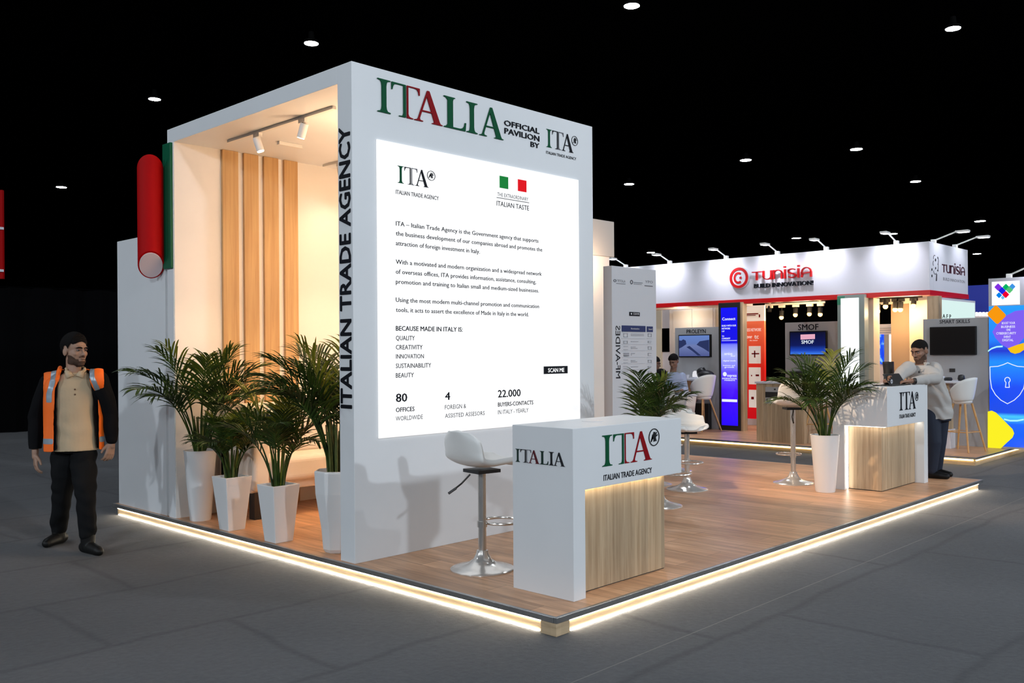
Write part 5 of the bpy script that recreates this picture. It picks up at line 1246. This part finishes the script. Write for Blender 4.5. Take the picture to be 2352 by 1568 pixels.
def face_parts(me, H, root, beard=.5, hairline=.058, sideburn=-.01, hair_t=.016, name_hair='hair', top=.0):
    R3 = H.to_3x3()
    for s in (-1, 1):
        c = H @ Vector((s*.031, -.0765, .011)); finish(MB().ell(c, (.0125, .0122, .0085), R3, 16, 10).mesh('eye'), 'eye', m_eye, root)
        c2 = H @ Vector((s*.031-.002*0, -.0862, .0105)); e = finish(MB().ell(c2, (.0062, .0032, .0062), R3, 12, 8).mesh('iris'), 'iris', m_iris, root)
        e.parent = root.children[-1] if False else root
        pts = [H @ Vector((s*x, y, z)) for (x, y, z) in ((.011, -.0975, .027), (.024, -.0985, .0325), (.038, -.092, .033), (.051, -.079, .027))]
        finish(MB().tube(pts, [.0035, .0048, .0045, .002], n=8).mesh('eyebrow'), 'eyebrow', m_hair, root)
        pts = [H @ Vector((s*x, y, z)) for (x, y, z) in ((.018, -.0885, .012), (.027, -.0925, .0185), (.037, -.0905, .0185), (.046, -.081, .0125))]
        finish(MB().tube(pts, [.0015, .0026, .0026, .0015], n=6).mesh('eyelid'), 'eyelid', m_lip, root)
    pts = [H @ Vector((x, y, z)) for (x, y, z) in ((-.021, -.0925, -.058), (-.008, -.1015, -.0575), (.008, -.1015, -.0575), (.021, -.0925, -.058))]
    finish(MB().tube(pts, [.0012, .0022, .0022, .0012], n=6).mesh('mouth_line'), 'mouth_line', m_iris, root)
    def mhair(v):
        h = hspace(v, H); x, y, z = h[:, 0], h[:, 1], h[:, 2]
        # hairline: high over the forehead, down the sides in front of the ears, low at the nape
        line = np.where(y < -.04, hairline + .012*np.cos(x*40), np.where(y < .0, hairline+(y+.04)/.04*(sideburn-hairline), np.where(y < .035, .026, -.060)))
        r_ = np.sqrt(x*x+y*y+(z-.03)**2)
        m_ = (z-line)*40; m_[(r_ > .14) | (z < -.085)] = -1
        e_ = np.sqrt(((np.abs(x)-.082)/.026)**2+((y-.016)/.032)**2+((z+.004)/.046)**2)-1; m_ = np.minimum(m_, e_*.9)
        return m_
    rg = np.random.RandomState(2)
    shell(me, mhair, lambda k: (np.clip(k, 0, 1)**.5)*hair_t*(1+.25*rg.rand(len(k))) + top*np.clip(k-1.2, 0, 2)/2 + .0008, name_hair, m_hair, root, 2)
    if beard:
        def mb_(v):
            h = hspace(v, H); x, y, z = h[:, 0], h[:, 1], h[:, 2]
            up = -.058 + 1.15*np.maximum(0, np.abs(x)-.040)           # cheek line rises towards the ears
            m_ = (up - z)*40
            mous = (np.abs(z+.0435) < .0065) & (np.abs(x) < .03) & (y < -.07); m_[mous] = .5
            lips = (np.abs(x) < .024) & (z > -.074) & (z < -.049) & (y < -.07); m_[lips] = -1
            m_[(y > .008) | (z < -.122) | (np.abs(x) > .076)] = -1
            under = (z < -.10) & (y > -.04); m_[under] = -1
            return m_
        shell(me, mb_, lambda k: .0012+.0025*np.clip(k, 0, 1)*beard, 'beard', m_beard, root, 2)
def hand(mb, w, d, pn, curl=.5, scale=1.0, side=1, thumb=.9):
    "hand from wrist w, pointing along d, palm facing pn; side = +1 / -1 puts the thumb"
    d = Vector(d).normalized(); pn = Vector(pn); pn = (pn - d*pn.dot(d)).normalized(); sx = d.cross(pn).normalized()*side
    w = Vector(w); S = scale
    P = lambda a, b, c: w + d*(a*S) + sx*(b*S) + pn*(c*S)
    mb.chain([(P(-.02, 0, 0), .026*S), (P(.02, .0, 0), .026*S)])
    for b in (-.028, -.009, .010, .029): mb.chain([(P(.015, b*.6, 0), .014*S), (P(.085, b, .002), .0125*S)])
    for b, L_ in ((-.032, .062), (-.011, .076), (.011, .082), (.033, .073)):
        p0 = P(.088, b, .002); a = curl*.55; pts = [(p0, .0098*S)]; dirv = d.copy(); cur = p0
        for k, f in enumerate((.45, .32, .23)):
            ang = a*(k+.6); dirv = (d*math.cos(ang) + pn*math.sin(ang) + sx*b*1.6*(1-.0*k)).normalized(); cur = cur + dirv*(L_*f*S); pts.append((cur, (.0092-.0008*k)*S))
        mb.chain(pts, 12)
    q0 = P(.022, .030, .008); q1 = P(.055, .056*thumb, .022); q2 = P(.085, .062*thumb, .030)
    mb.chain([(q0, .015*S), (q1, .0115*S), (q2, .0095*S)], 12)

class Fig:
    "works in a frame whose X runs to the picture's right, Y away from the camera and Z up, origin on the ground at the feet"
    def __init__(s, px, D, zg):
        p = atd(px, 1000, D); s.o = Vector((p.x, p.y, zg)); s.D = D; s.rz = -YAW
        s.ang = math.atan2(px-1176, FPX)
    def p(s, px, py, dy=0.0):
        q = atd(px, py, s.D+dy) - s.o
        c, n = math.cos(-s.rz), math.sin(-s.rz); return Vector((q.x*c - q.y*n, q.x*n + q.y*c, q.z))
    def thing(s, label, group=None): return thing('person', label, 'person', s.o, group, s.rz)
def headM(c, yaw, pitch=0.0, roll=0.0, sc=1.0):
    return Matrix.Translation(c) @ Matrix.Rotation(yaw, 4, 'Z') @ Matrix.Rotation(pitch, 4, 'X') @ Matrix.Rotation(roll, 4, 'Y') @ Matrix.Scale(sc, 4)

# ---- the man walking in a hi-vis vest
def man_vest():
    F = Fig(172, 7.34, 0.0); r = F.thing('man in an orange hi-vis vest walking on the carpet, looking right'); A = -F.ang   # turned to face the camera
    P = F.p
    H = headM(P(170, 806)+Vector((0, .02, 0)), A+math.radians(36), math.radians(3), 0, 1.03)
    cx = P(172, 900).x
    # body: legs, trunk, arms, hands and head in one skin
    mb = MB()
    sh_r, el_r, wr_r = P(108, 880), P(84, 960, .03), P(81, 1040, -.02)
    sh_l, el_l, wr_l = P(231, 872), P(253, 950, .06), P(257, 1014, .02)
    hp_r, kn_r, an_r = P(148, 1040, .02), P(143, 1130, .08), P(135, 1222, .24)
    hp_l, kn_l, an_l = P(192, 1040, -.01), P(196, 1130, -.14), P(202, 1232, -.14)
    nb = P(168, 872)+Vector((0, .02, 0))
    trunk = lambda g, z0=.80: [(z0, cx, 0, .150+g, .105+g), (.90, cx, 0, .160+g, .112+g), (1.0, cx, -.004, .158+g, .115+g), (1.12, cx, -.006, .162+g, .118+g), (1.22, cx, -.004, .172+g, .116+g), (1.30, cx, 0, .178+g, .105+g), (1.355, cx, .005, .165+g, .088+g*.9), (1.392, cx, .012, .118+g, .072+g*.8), (1.415, cx, .014, .075+g*.8, .060+g*.6)]
    mb.loft(trunk(-.02, .84), A)
    for s, e, w in ((sh_r, el_r, wr_r), (sh_l, el_l, wr_l)): mb.chain([(s, .052), (e, .038), (w, .026)])
    for h_, k, a in ((hp_r, kn_r, an_r), (hp_l, kn_l, an_l)): mb.chain([(h_, .066), (k, .048), (a, .036)])
    hand(mb, wr_r+Vector((0, 0, -.012)), (.08, -.12, -1), (.75, .6, 0), .75, .98, 1)
    hand(mb, wr_l+Vector((0, 0, -.012)), (-.16, -.10, -1), (-.75, .5, 0), .85, .98, -1)
    head(mb, H, nb, .054)
    body = solid(mb, .0042, 4); carve_eyes(body, H)
    b = finish(body, 'body', m_skin, r)
    face_parts(body, H, r, beard=1.0, hairline=.060, hair_t=.014, top=.022)
    # trousers
    mb = MB(); mb.loft([(.78, cx, 0, .150, .115), (.86, cx, 0, .160, .120), (.92, cx, 0, .150, .110)], A)
    mb.chain([(hp_r+Vector((0, .0, -.01)), .096), (P(147, 1085, .04), .098), (kn_r, .078), (P(139, 1175, .16), .070), (an_r+Vector((0, 0, .035)), .064)])
    mb.chain([(hp_l+Vector((0, .005, -.01)), .096), (P(193, 1085, -.045), .098), (kn_l, .078), (P(199, 1180, -.15), .070), (an_l+Vector((0, 0, .035)), .066)])
    tr_ = solid(mb, .007, 5); folds(tr_, .0055, 1, ((.48, .09), (.16, .08), (.72, .06))); finish(tr_, 'trousers', m_trou, r)
    # boots
    for an, dr in ((an_r, Vector((-.10, -1, 0))), (an_l, Vector((.80, -.62, 0)))):
        dr.normalize(); g = Vector((an.x, an.y, 0)); mb = MB()
        mb.chain([(g+Vector((0, 0, .15)), .056), (g+Vector((0, 0, .06)), .052)])
        mb.chain([(g-dr*.05+Vector((0, 0, .046)), .046), (g+dr*.06+Vector((0, 0, .048)), .046), (g+dr*.15+Vector((0, 0, .04)), .040), (g+dr*.17+Vector((0, 0, .036)), .034)])
        me = solid(mb, .006, 4); v = co(me); v[:, 2] = np.maximum(v[:, 2], .004); setco(me, v); bo = finish(me, 'boot', m_boot, r)
    # shirt, jacket, vest
    mb = MB(); mb.loft([(.798, cx, 0, .186, .150), (.83, cx, 0, .184, .147), (.92, cx, 0, .176, .138), (1.02, cx, -.004, .168, .128)]+trunk(.006)[3:], A); sm_ = solid(mb, .006, 4); folds(sm_, .0028, .8, ((1.0, .12),))
    so = finish(sm_, 'shirt', m_beige, r)
    Ri = Matrix.Rotation(-A, 3, 'Z')
    Rn = np.array(Ri)
    def loc(v):
        q = v - np.array((cx, 0, 0)); return q @ Rn.T
    # collar and placket
    mb = MB(); c0 = P(168, 872); RA = Matrix.Rotation(A, 3, 'Z')
    cpts = [Vector((cx, .012, 1.408)) + RA @ Vector((.069*math.sin(t), -.066*math.cos(t), .028*(1-math.cos(t))*.5 - .012)) for t in [math.radians(18+324*k/28) for k in range(29)]]
    mb.tube(cpts, [.010]+[.017]*27+[.010], n=10); mb.tube([p_+Vector((0, 0, .020)) for p_ in cpts[2:-2]], .013, n=10); mb.tube([p_*1+Vector((0, 0, .036)) for p_ in cpts[4:-4]], .009, n=10)
    for s in (-1, 1):
        q = [Vector((cx, 0, 0)) + RA @ Vector(v) for v in ((s*.008, -.086, 1.392), (s*.056, -.088, 1.370), (s*.074, -.052, 1.428), (s*.03, -.060, 1.424))]
        n_ = RA @ Vector((0, -.010, .004)); mb.add(q+[x+n_ for x in q], [(0,1,2,3),(7,6,5,4),(0,4,5,1),(1,5,6,2),(2,6,7,3),(3,7,4,0)])
    finish(mb.mesh('collar'), 'collar', m_beige, r)
    for z in (1.285, 1.245):
        q = Vector((cx, 0, z)) + RA @ Vector((0, -.1225-.002*(z < 1.26), 0)); finish(MB().ell(q, (.007, .004, .007), RA, 12, 8).mesh('button'), 'button', m_button, r)
    mb = MB(); mb.loft([(.80, cx, 0, .214, .172), (.84, cx, 0, .212, .168), (.92, cx, 0, .206, .160), (1.02, cx, -.004, .192, .148)]+trunk(.026)[3:], A)
    mb.chain([(sh_r+Vector((.02, 0, -.005)), .080), (sh_r*.5+el_r*.5, .070), (el_r, .064), (el_r*.4+wr_r*.6, .056), (wr_r+Vector((0, 0, .02)), .046)])
    mb.chain([(sh_l+Vector((-.02, 0, -.005)), .080), (sh_l*.5+el_l*.5, .068), (el_l, .062), (el_l*.4+wr_l*.6, .055), (wr_l+Vector((0, 0, .02)), .045)])
    for s in (-1, 1): mb.chain([(Vector((cx, 0, 0))+RA @ Vector((s*.062, .045, 1.435)), .022), (Vector((cx, 0, 0))+RA @ Vector((s*.078, -.03, 1.40)), .022), (Vector((cx, 0, 0))+RA @ Vector((s*.092, -.085, 1.33)), .018)])
    mb.chain([(Vector((cx, 0, 0))+RA @ Vector((-.062, .045, 1.435)), .022), (Vector((cx, 0, 0))+RA @ Vector((0, .085, 1.44)), .024), (Vector((cx, 0, 0))+RA @ Vector((.062, .045, 1.435)), .022)])
    jm = solid(mb, .006, 4); folds(jm, .003, .9, ((1.1, .08),))
    def mj(v):
        q = loc(v); x, y, z = q[:, 0], q[:, 1], q[:, 2]
        wl = -.128 + .02*np.clip((z-1.2)/.2, 0, 1); wr = .128 + .022*np.clip((1.1-z)/.3, 0, 1) - .03*np.clip((z-1.2)/.2, 0, 1)
        op = (y < -.02) & (x > wl) & (x < wr) & (np.abs(x) < .17)
        neck = (x*x+(y-.01)**2 < .055**2) & (z > 1.36)
        m_ = np.ones(len(v)); m_[op | neck | (z < .812)] = -1; return m_
    shell(jm, mj, 0.0, 'jacket', m_jack, r, 6)
    # vest: the trunk of the jacket again, a little wider, open in front and cut off at the arms
    mb = MB(); mb.loft([(.79, cx, 0, .248, .165), (.90, cx, 0, .240, .160), (1.0, cx, 0, .228, .160), (1.12, cx, -.004, .222, .162), (1.22, cx, -.003, .222, .158), (1.30, cx, 0, .220, .146), (1.355, cx, .005, .205, .128), (1.395, cx, .012, .155, .108), (1.425, cx, .014, .105, .09)], A)
    for s, q_ in ((-1, sh_r), (1, sh_l)): mb.chain([(Vector((cx, 0, 0))+RA @ Vector((s*.085, .005, 1.395)), .045), (q_ + Vector((-s*.02, 0, -.004)), .092)])
    lsr, lsl = loc(np.array([sh_r, sh_l]))[:, 0]
    vm = solid(mb, .006, 4); folds(vm, .0032, .7)
    def mv(v):
        q = loc(v); x, y, z = q[:, 0], q[:, 1], q[:, 2]
        wl = -.150 + .018*np.clip((z-1.05)/.3, 0, 1)+.03*np.clip((z-1.3)/.08, 0, 1); wr = .168 - .01*np.clip((z-1.05)/.3, 0, 1)-.05*np.clip((z-1.22)/.12, 0, 1)
        op = (y < -.0) & (x > wl) & (x < wr)
        neck = (np.abs(x) < .075) & (z > 1.37)
        side = (x < lsr-.022) | (x > lsl+.022)
        m_ = np.ones(len(v)); m_[op | neck | side | (z < .80)] = -1; return m_
    vo = shell(vm, mv, 0.0, 'vest', m_vest, r, 6)
    sd = vo.modifiers.new('thick', 'SOLIDIFY'); sd.thickness = .005; sd.offset = 1
    vme = vo.data
    def band(f): return shell(vme, lambda v: f(loc(v)), .0068, 'reflective_tape', m_refl, r, 4)
    band(lambda q: np.where((q[:, 2] > .858) & (q[:, 2] < .908), 1., -1.))
    band(lambda q: np.where((np.abs(q[:, 0]+.178-.03*np.clip((q[:, 2]-1.25)/.12, 0, 1)) < .021) & (q[:, 2] > 1.18) & (q[:, 1] < .05), 1., -1.))
    band(lambda q: np.where((np.abs(q[:, 0]-.165+.04*np.clip((q[:, 2]-1.28)/.1, 0, 1)) < .021) & (q[:, 2] > 1.25) & (q[:, 1] < .05), 1., -1.))
    mb = MB(); c = Vector((cx, 0, 0)); mb.chain([(c+RA @ Vector((-.105, .05, 1.455)), .017), (c+RA @ Vector((-.112, -.02, 1.43)), .018), (c+RA @ Vector((-.128, -.085, 1.36)), .014)])
    finish(solid(mb, .006, 3), 'vest_collar', m_vest, r)
man_vest()

# ---- the man leaning on the far counter
CTZ = 1.177
def man_counter():
    F = Fig(2150, 10.30, ZP); r = F.thing('man in a pale shirt and dark trousers leaning on the far white counter'); P = F.p
    fa = math.radians(-52)      # he faces left, across the counter
    top = CTZ-ZP
    hc = P(2112, 806, -.05); H = headM(hc, -F.ang-math.radians(34), math.radians(20), 0, 1.0)
    sh_r, sh_l = P(2080, 845, -.12), P(2152, 846, .02)      # picture left / right shoulder
    hipc = P(2150, 945, .05)
    el_l = P(2150, 884, -.18); wr_l = P(2094, 872, -.58); el_r = P(2062, 868, -.40); wr_r = P(2034, 872, -.66)
    for q in (wr_l, wr_r): q.z = top+.04
    el_l.z = max(el_l.z, top+.055); el_r.z = max(el_r.z, top+.06)
    nb = (sh_r+sh_l)*.5+Vector((-.01, -.01, .035))
    mb = MB()
    def trunk(g):
        m = MB(); sp = [(hipc+Vector((0, 0, -.08)), .165, .125), (hipc+Vector((0, 0, .06)), .16, .125), (P(2140, 905, .0), .165, .125), (P(2126, 875, -.03), .18, .120), (P(2119, 857, -.05), .185, .11), (P(2116, 845, -.05), .15, .09), (nb, .075, .065)]
        n = 36; vs = []; fs = []
        for c, a, b in sp:
            for k in range(n):
                t_ = 2*math.pi*k/n; u = math.cos(t_)*(a+g); w = math.sin(t_)*(b+g); an = -F.ang-math.radians(16)
                vs.append(c + Vector((u*math.cos(an)-w*math.sin(an), u*math.sin(an)+w*math.cos(an), u*0-.05*math.cos(t_)*.0)))
        for i in range(len(sp)-1):
            for k in range(n): fs.append((i*n+k, i*n+(k+1) % n, (i+1)*n+(k+1) % n, (i+1)*n+k))
        fs.append(tuple(range(n-1, -1, -1))); fs.append(tuple((len(sp)-1)*n+k for k in range(n))); return m.add(vs, fs)
    tb = trunk(-.02); mb.add(tb.v, tb.f)
    mb.chain([(sh_r, .05), (el_r, .036), (wr_r, .027)]); mb.chain([(sh_l, .05), (el_l, .038), (wr_l, .027)])
    an1, an2 = P(2140, 1086, -.03), P(2152, 1080, .16); an1.z = .09; an2.z = .09
    k1, k2 = P(2146, 1015, -.05), P(2158, 1012, .10)
    mb.chain([(hipc+Vector((-.07, -.02, -.05)), .075), (k1, .05), (an1, .036)]); mb.chain([(hipc+Vector((.07, .03, -.05)), .075), (k2, .05), (an2, .036)])
    hand(mb, wr_l+Vector((-.02, -.01, .0)), (-1, -.15, -.05), (0, 0, -1), .5, .95, -1)
    hand(mb, wr_r+Vector((0, -.01, .0)), (-.3, -.9, .25), (.8, 0, -.4), .5, .95, 1)
    head(mb, H, nb, .054); body = solid(mb, .0048, 4); carve_eyes(body, H); finish(body, 'body', m_skin2, r)
    face_parts(body, H, r, beard=.8, hairline=.055, hair_t=.006, top=.004)
    mb = MB(); m = MB(); mb.loft([(hipc.z-.10, hipc.x, hipc.y, .155, .125), (hipc.z+.06, hipc.x, hipc.y, .16, .13)], -F.ang)
    mb.chain([(hipc+Vector((-.06, -.02, -.04)), .10), (k1, .075), (an1+Vector((0, 0, .0)), .058)]); mb.chain([(hipc+Vector((.06, .03, -.04)), .10), (k2, .075), (an2, .058)])
    finish(solid(mb, .008, 5), 'trousers', m_navyt, r)
    for an, dr in ((an1, Vector((.75, -.65, 0))), (an2, Vector((.5, -.8, 0)))):
        dr.normalize(); g = Vector((an.x, an.y, 0)); mb = MB(); mb.chain([(g-dr*.05+Vector((0, 0, .04)), .040), (g+dr*.06+Vector((0, 0, .042)), .042), (g+dr*.16+Vector((0, 0, .034)), .032)]); mb.chain([(g+Vector((0, 0, .09)), .045), (g+Vector((0, 0, .05)), .045)])
        me = solid(mb, .007, 4); v = co(me); v[:, 2] = np.maximum(v[:, 2], .003); setco(me, v); finish(me, 'shoe', m_boot, r)
    mb = trunk(.014); hem = MB()
    mb.chain([(sh_r+Vector((.03, 0, -.005)), .082), (sh_r*.5+el_r*.5, .070), (el_r, .058), (el_r*.25+wr_r*.75, .044)])
    mb.chain([(sh_l+Vector((-.03, 0, -.005)), .082), (sh_l*.5+el_l*.5, .074), (el_l, .064), (el_l*.45+wr_l*.55, .055), (el_l*.1+wr_l*.9, .042)])
    mb.ell(P(2152, 912, .02), (.14, .13, .15))
    sm_ = solid(mb, .007, 4)
    def ms(v):
        m_ = np.ones(len(v)); d = v-np.array(nb); m_[(d[:, 0]**2+d[:, 1]**2 < .052**2) & (d[:, 2] > -.06)] = -1
        return m_
    # folds of the cloth
    v = co(sm_); n_ = nrm(sm_); v += n_*(.006*np.sin(v[:, 2]*46+v[:, 0]*38+np.sin(v[:, 0]*23)*1.5))[:, None]*np.clip((1.2-v[:, 2])*4, .15, 1)[:, None]; setco(sm_, v)
    shell(sm_, ms, 0.0, 'shirt', m_lshirt, r, 5)
    RA = Matrix.Rotation(-F.ang-math.radians(20), 3, 'Z'); mb = MB()
    for s in (-1, 1):
        q = [nb + RA @ Vector(w_) for w_ in ((s*.006, -.098, -.075), (s*.055, -.098, -.072), (s*.080, -.020, .020), (s*.066, -.03, .022))]
        nn = RA @ Vector((s*.004, -.010, .004)); mb.add(q+[x+nn for x in q], [(0,1,2,3),(7,6,5,4),(0,4,5,1),(1,5,6,2),(2,6,7,3),(3,7,4,0)])
    mb.tube([nb + RA @ Vector((.074*math.sin(t_), .01-.066*math.cos(t_), .018)) for t_ in [math.radians(40+280*k/20) for k in range(21)]], .014, n=8)
    finish(mb.mesh('collar'), 'collar', m_lshirt, r)
    q = P(2111, 854, -.19); finish(MB().ell(q, (.011, .007, .013), None, 12, 8).mesh('microphone'), 'microphone', m_black, r)
    q = wr_l + Vector((.03, 0, 0)); finish(MB().lathe([(.032, -.014), (.036, 0), (.032, .014)], (0, 0, 0), 20).rot(Matrix.Translation(q) @ Matrix.Rotation(math.pi/2, 4, 'Y')).mesh('wristwatch'), 'wristwatch', m_black, r)
man_counter()
# device and pouch on the counter
q0, q1 = onV(2036, 880, .50), onV(2072, 880, .50)
t = thing('tablet_terminal', 'black tablet terminal with a round pale logo on the far counter', 'tablet', ((q0.x+q1.x)/2, .5, CTZ))
zt = onV(2055, 858, .50).z
mb = MB().add([(q0.x, .46, CTZ+.012), (q1.x, .46, CTZ+.012), (q1.x, .53, zt), (q0.x, .53, zt), (q0.x, .475, CTZ+.012), (q1.x, .475, CTZ+.012), (q1.x, .545, zt), (q0.x, .545, zt)], [(0,1,2,3),(7,6,5,4),(0,4,5,1),(1,5,6,2),(2,6,7,3),(3,7,4,0)])
part(mb, 'body', m_black, t, bevel=.006)
part(MB().box(q0.x-.10, q1.x-.02, .40, .60, CTZ, CTZ+.012), 'base_plate', m_black, t, bevel=.003)
c = onV(2049, 876, .462); mb = MB(); ring(mb, fV(.470), c.x, c.z, .022, .022, .4, 0, .006, 20); part(mb, 'logo', m_fascia, t)
a = onV(2031, 833, .78); b = onV(2051, 858, .78)
t = thing('camera_bag', 'soft black upright bag standing behind the black tablet terminal', 'bag', (a.x, .78, CTZ))
mb = MB().loft([(CTZ, (a.x+b.x)/2, .78, .06, .05), (CTZ+.06, (a.x+b.x)/2+.01, .78, .06, .05), (CTZ+.14, (a.x+b.x)/2, .78, .062, .05), (CTZ+.24, (a.x+b.x)/2-.015, .78, .075, .05), (a.z-.01, (a.x+b.x)/2-.02, .78, .07, .045), (a.z, (a.x+b.x)/2-.02, .78, .04, .03)], p=3)
part(mb, 'body', m_black, t, smooth=True)

# ---- people at the high table behind
def sitter(px, py, D, label, shirt, skin, yaw, pitch, look_hair=.01, arms=None, sc=1.0, back=False, lean=0.0):
    F = Fig(px, D, ZP); r = F.thing(label); c = F.p(px, py); H = headM(c, -F.ang+yaw, pitch, 0, sc)
    nb = c + Vector((lean, .06, -.19)); hip = nb + Vector((lean, .1, -.50))
    mb = MB(); head(mb, H, nb, .052)
    secs = [(hip.z-.05, hip.x, hip.y, .15, .12), (hip.z+.15, hip.x*.8+nb.x*.2, hip.y*.8+nb.y*.2, .15, .12), (nb.z-.12, nb.x, nb.y+.01, .17, .105), (nb.z-.03, nb.x, nb.y, .12, .08), (nb.z, nb.x, nb.y, .06, .06)]
    mb.loft(secs, -F.ang+yaw*.5)
    A = []
    for s in (-1, 1):
        sh = nb + Vector((s*.165, .01, -.075)); el, wr = (sh + Vector((s*.05, -.06, -.26)), sh + Vector((-s*.06, -.27, -.24)))
        A.append((sh, el, wr)); mb.chain([(sh, .045), (el, .036), (wr, .026)]); hand(mb, wr, (-s*.7, -.7, 0), (0, 0, -1), .6, .95, -s)
    body = solid(mb, .0075, 4); carve_eyes(body, H); finish(body, 'body', skin, r)
    # lap and legs, hidden by the table, so that he sits on something
    face_parts(body, H, r, beard=0, hair_t=.014, hairline=.05, top=look_hair)
    mb = MB(); mb.loft([(z, x, y, a+.016, b+.016) for z, x, y, a, b in secs], -F.ang+yaw*.5)
    for sh, el, wr in A: mb.chain([(sh, .070), (sh*.5+el*.5, .062), (el, .055), (el*.25+wr*.75, .042)])
    sm_ = solid(mb, .009, 4)
    def ms(v):
        m_ = np.ones(len(v)); d = v-np.array(nb); m_[(d[:, 0]**2+d[:, 1]**2 < .05**2) & (d[:, 2] > -.06)] = -1; return m_
    shell(sm_, ms, 0.0, 'shirt', shirt, r, 3)
    mb = MB()
    for s in (-1, 1): mb.chain([(hip+Vector((s*.08, 0, -.02)), .085), (hip+Vector((s*.10, -.34, -.02)), .065), (Vector((hip.x+s*.10, hip.y-.30, max(.10, hip.z-.52))), .05)])
    finish(solid(mb, .01, 4), 'trousers', m_trou, r)
    # the stool under them
    o = F.o; cs, sn = math.cos(F.rz), math.sin(F.rz); hx, hy = o.x+hip.x*cs-hip.y*sn, o.y+hip.x*sn+hip.y*cs
    return hx, hy, hip.z+ZP
m_blue = mat('pale_blue_shirt_cloth', (.36, .42, .58, 1), rough=.8); m_greyt = mat('pale_grey_tee_cloth', (.45, .43, .42, 1), rough=.8)
for args, lab in (((1547, 830, 16.4, 'man in a pale blue shirt and dark tie seated behind the high table', m_blue, m_skin2, math.radians(-24), math.radians(26)), 'dark stool under the man in the pale blue shirt'),
                  ((1504, 835, 17.0, 'person in black seated at the high table, half hidden by the totem', m_jack, m_skin2, math.radians(75), math.radians(15)), 'dark stool under the person in black'),
                  ((1519, 866, 15.3, 'person in a pale grey top seated low behind the cream desk', m_greyt, m_skin2, math.radians(120), math.radians(20)), 'dark stool under the person in the grey top')):
    hx, hy, hz = sitter(*args)
    sz = max(.3, hz-.12)
    t = thing('stool', lab, 'stool', (hx, hy, ZP))
    part(MB().lathe([(.15, -.05), (.17, -.02), (.16, 0)], (hx, hy, sz), 24), 'seat', m_black, t)
    part(MB().tube([(hx, hy, ZP), (hx, hy, sz-.04)], .03), 'column', m_chrome, t)
    part(MB().lathe([(.2, 0), (.19, .015), (.03, .03)], (hx, hy, ZP), 24), 'base', m_chrome, t)
# ------------------------------------------------------------------ high lamps of the hall
LAMPS = [((715, 100), 'nearest hall lamp above the tower roof, left of the ITALIA sign'), ((355, 228), 'round hall lamp up left of the tower roof corner'), ((141, 430), 'lone far hall lamp over the black drape, left of the red capsule'),
         ((1451, 14), 'hall lamp at the very top of the picture, nearest one right of the tower'), ((2189, 66), 'bright hall lamp high up in the right corner'), ((1713, 368), 'hall lamp high above the red round emblem'),
         ((1967, 343), 'hall lamp high over the white backlit column'), ((1445, 423), 'hall lamp beside the tower, above the totem'), ((2103, 417), 'hall lamp high above the corner of the lit fascia'),
         ((1829, 547), 'small far hall lamp just over the fascia, between two arm lights'), ((2251, 508), 'far hall lamp above the heart-topped light column, right of the fascia'), ((1495, 580), 'tiny far hall lamp at the left end of the fascia'),
         ((2244, 583), 'tiny far hall lamp just right of the fascia corner'), ((2050, 537), 'tiny far hall lamp behind an arm light near the fascia corner')]
m_house = mat('lamp_housing', (.004, .004, .004, 1), rough=.8, spec=.05)
SEE_P = [60, 60, 50, 170, 90] + [40]*9
for i, ((px, py), lab) in enumerate(LAMPS):
    p = onz(px, py, LAMP_Z); D = (p-CAMP).dot(_F)
    r = .155 if D < 25 else .2 if D < 45 else .27
    t = thing('hall_lamp', lab, 'ceiling lamp', p, 'round high lamps under the hall ceiling')
    MB().lathe([(r*.98, .004), (r, .03), (r*.95, .06), (r*.45, .1), (r*.35, .24)], n=24).build('housing', m_house, t, smooth=True)
    MB().lathe([(r*.93, -.004), (r*.93, .004)], n=24).build('lens', m_lamp, t)
    l = hall_light((p.x, p.y, p.z-.02), SEE_P[i], size=.25)
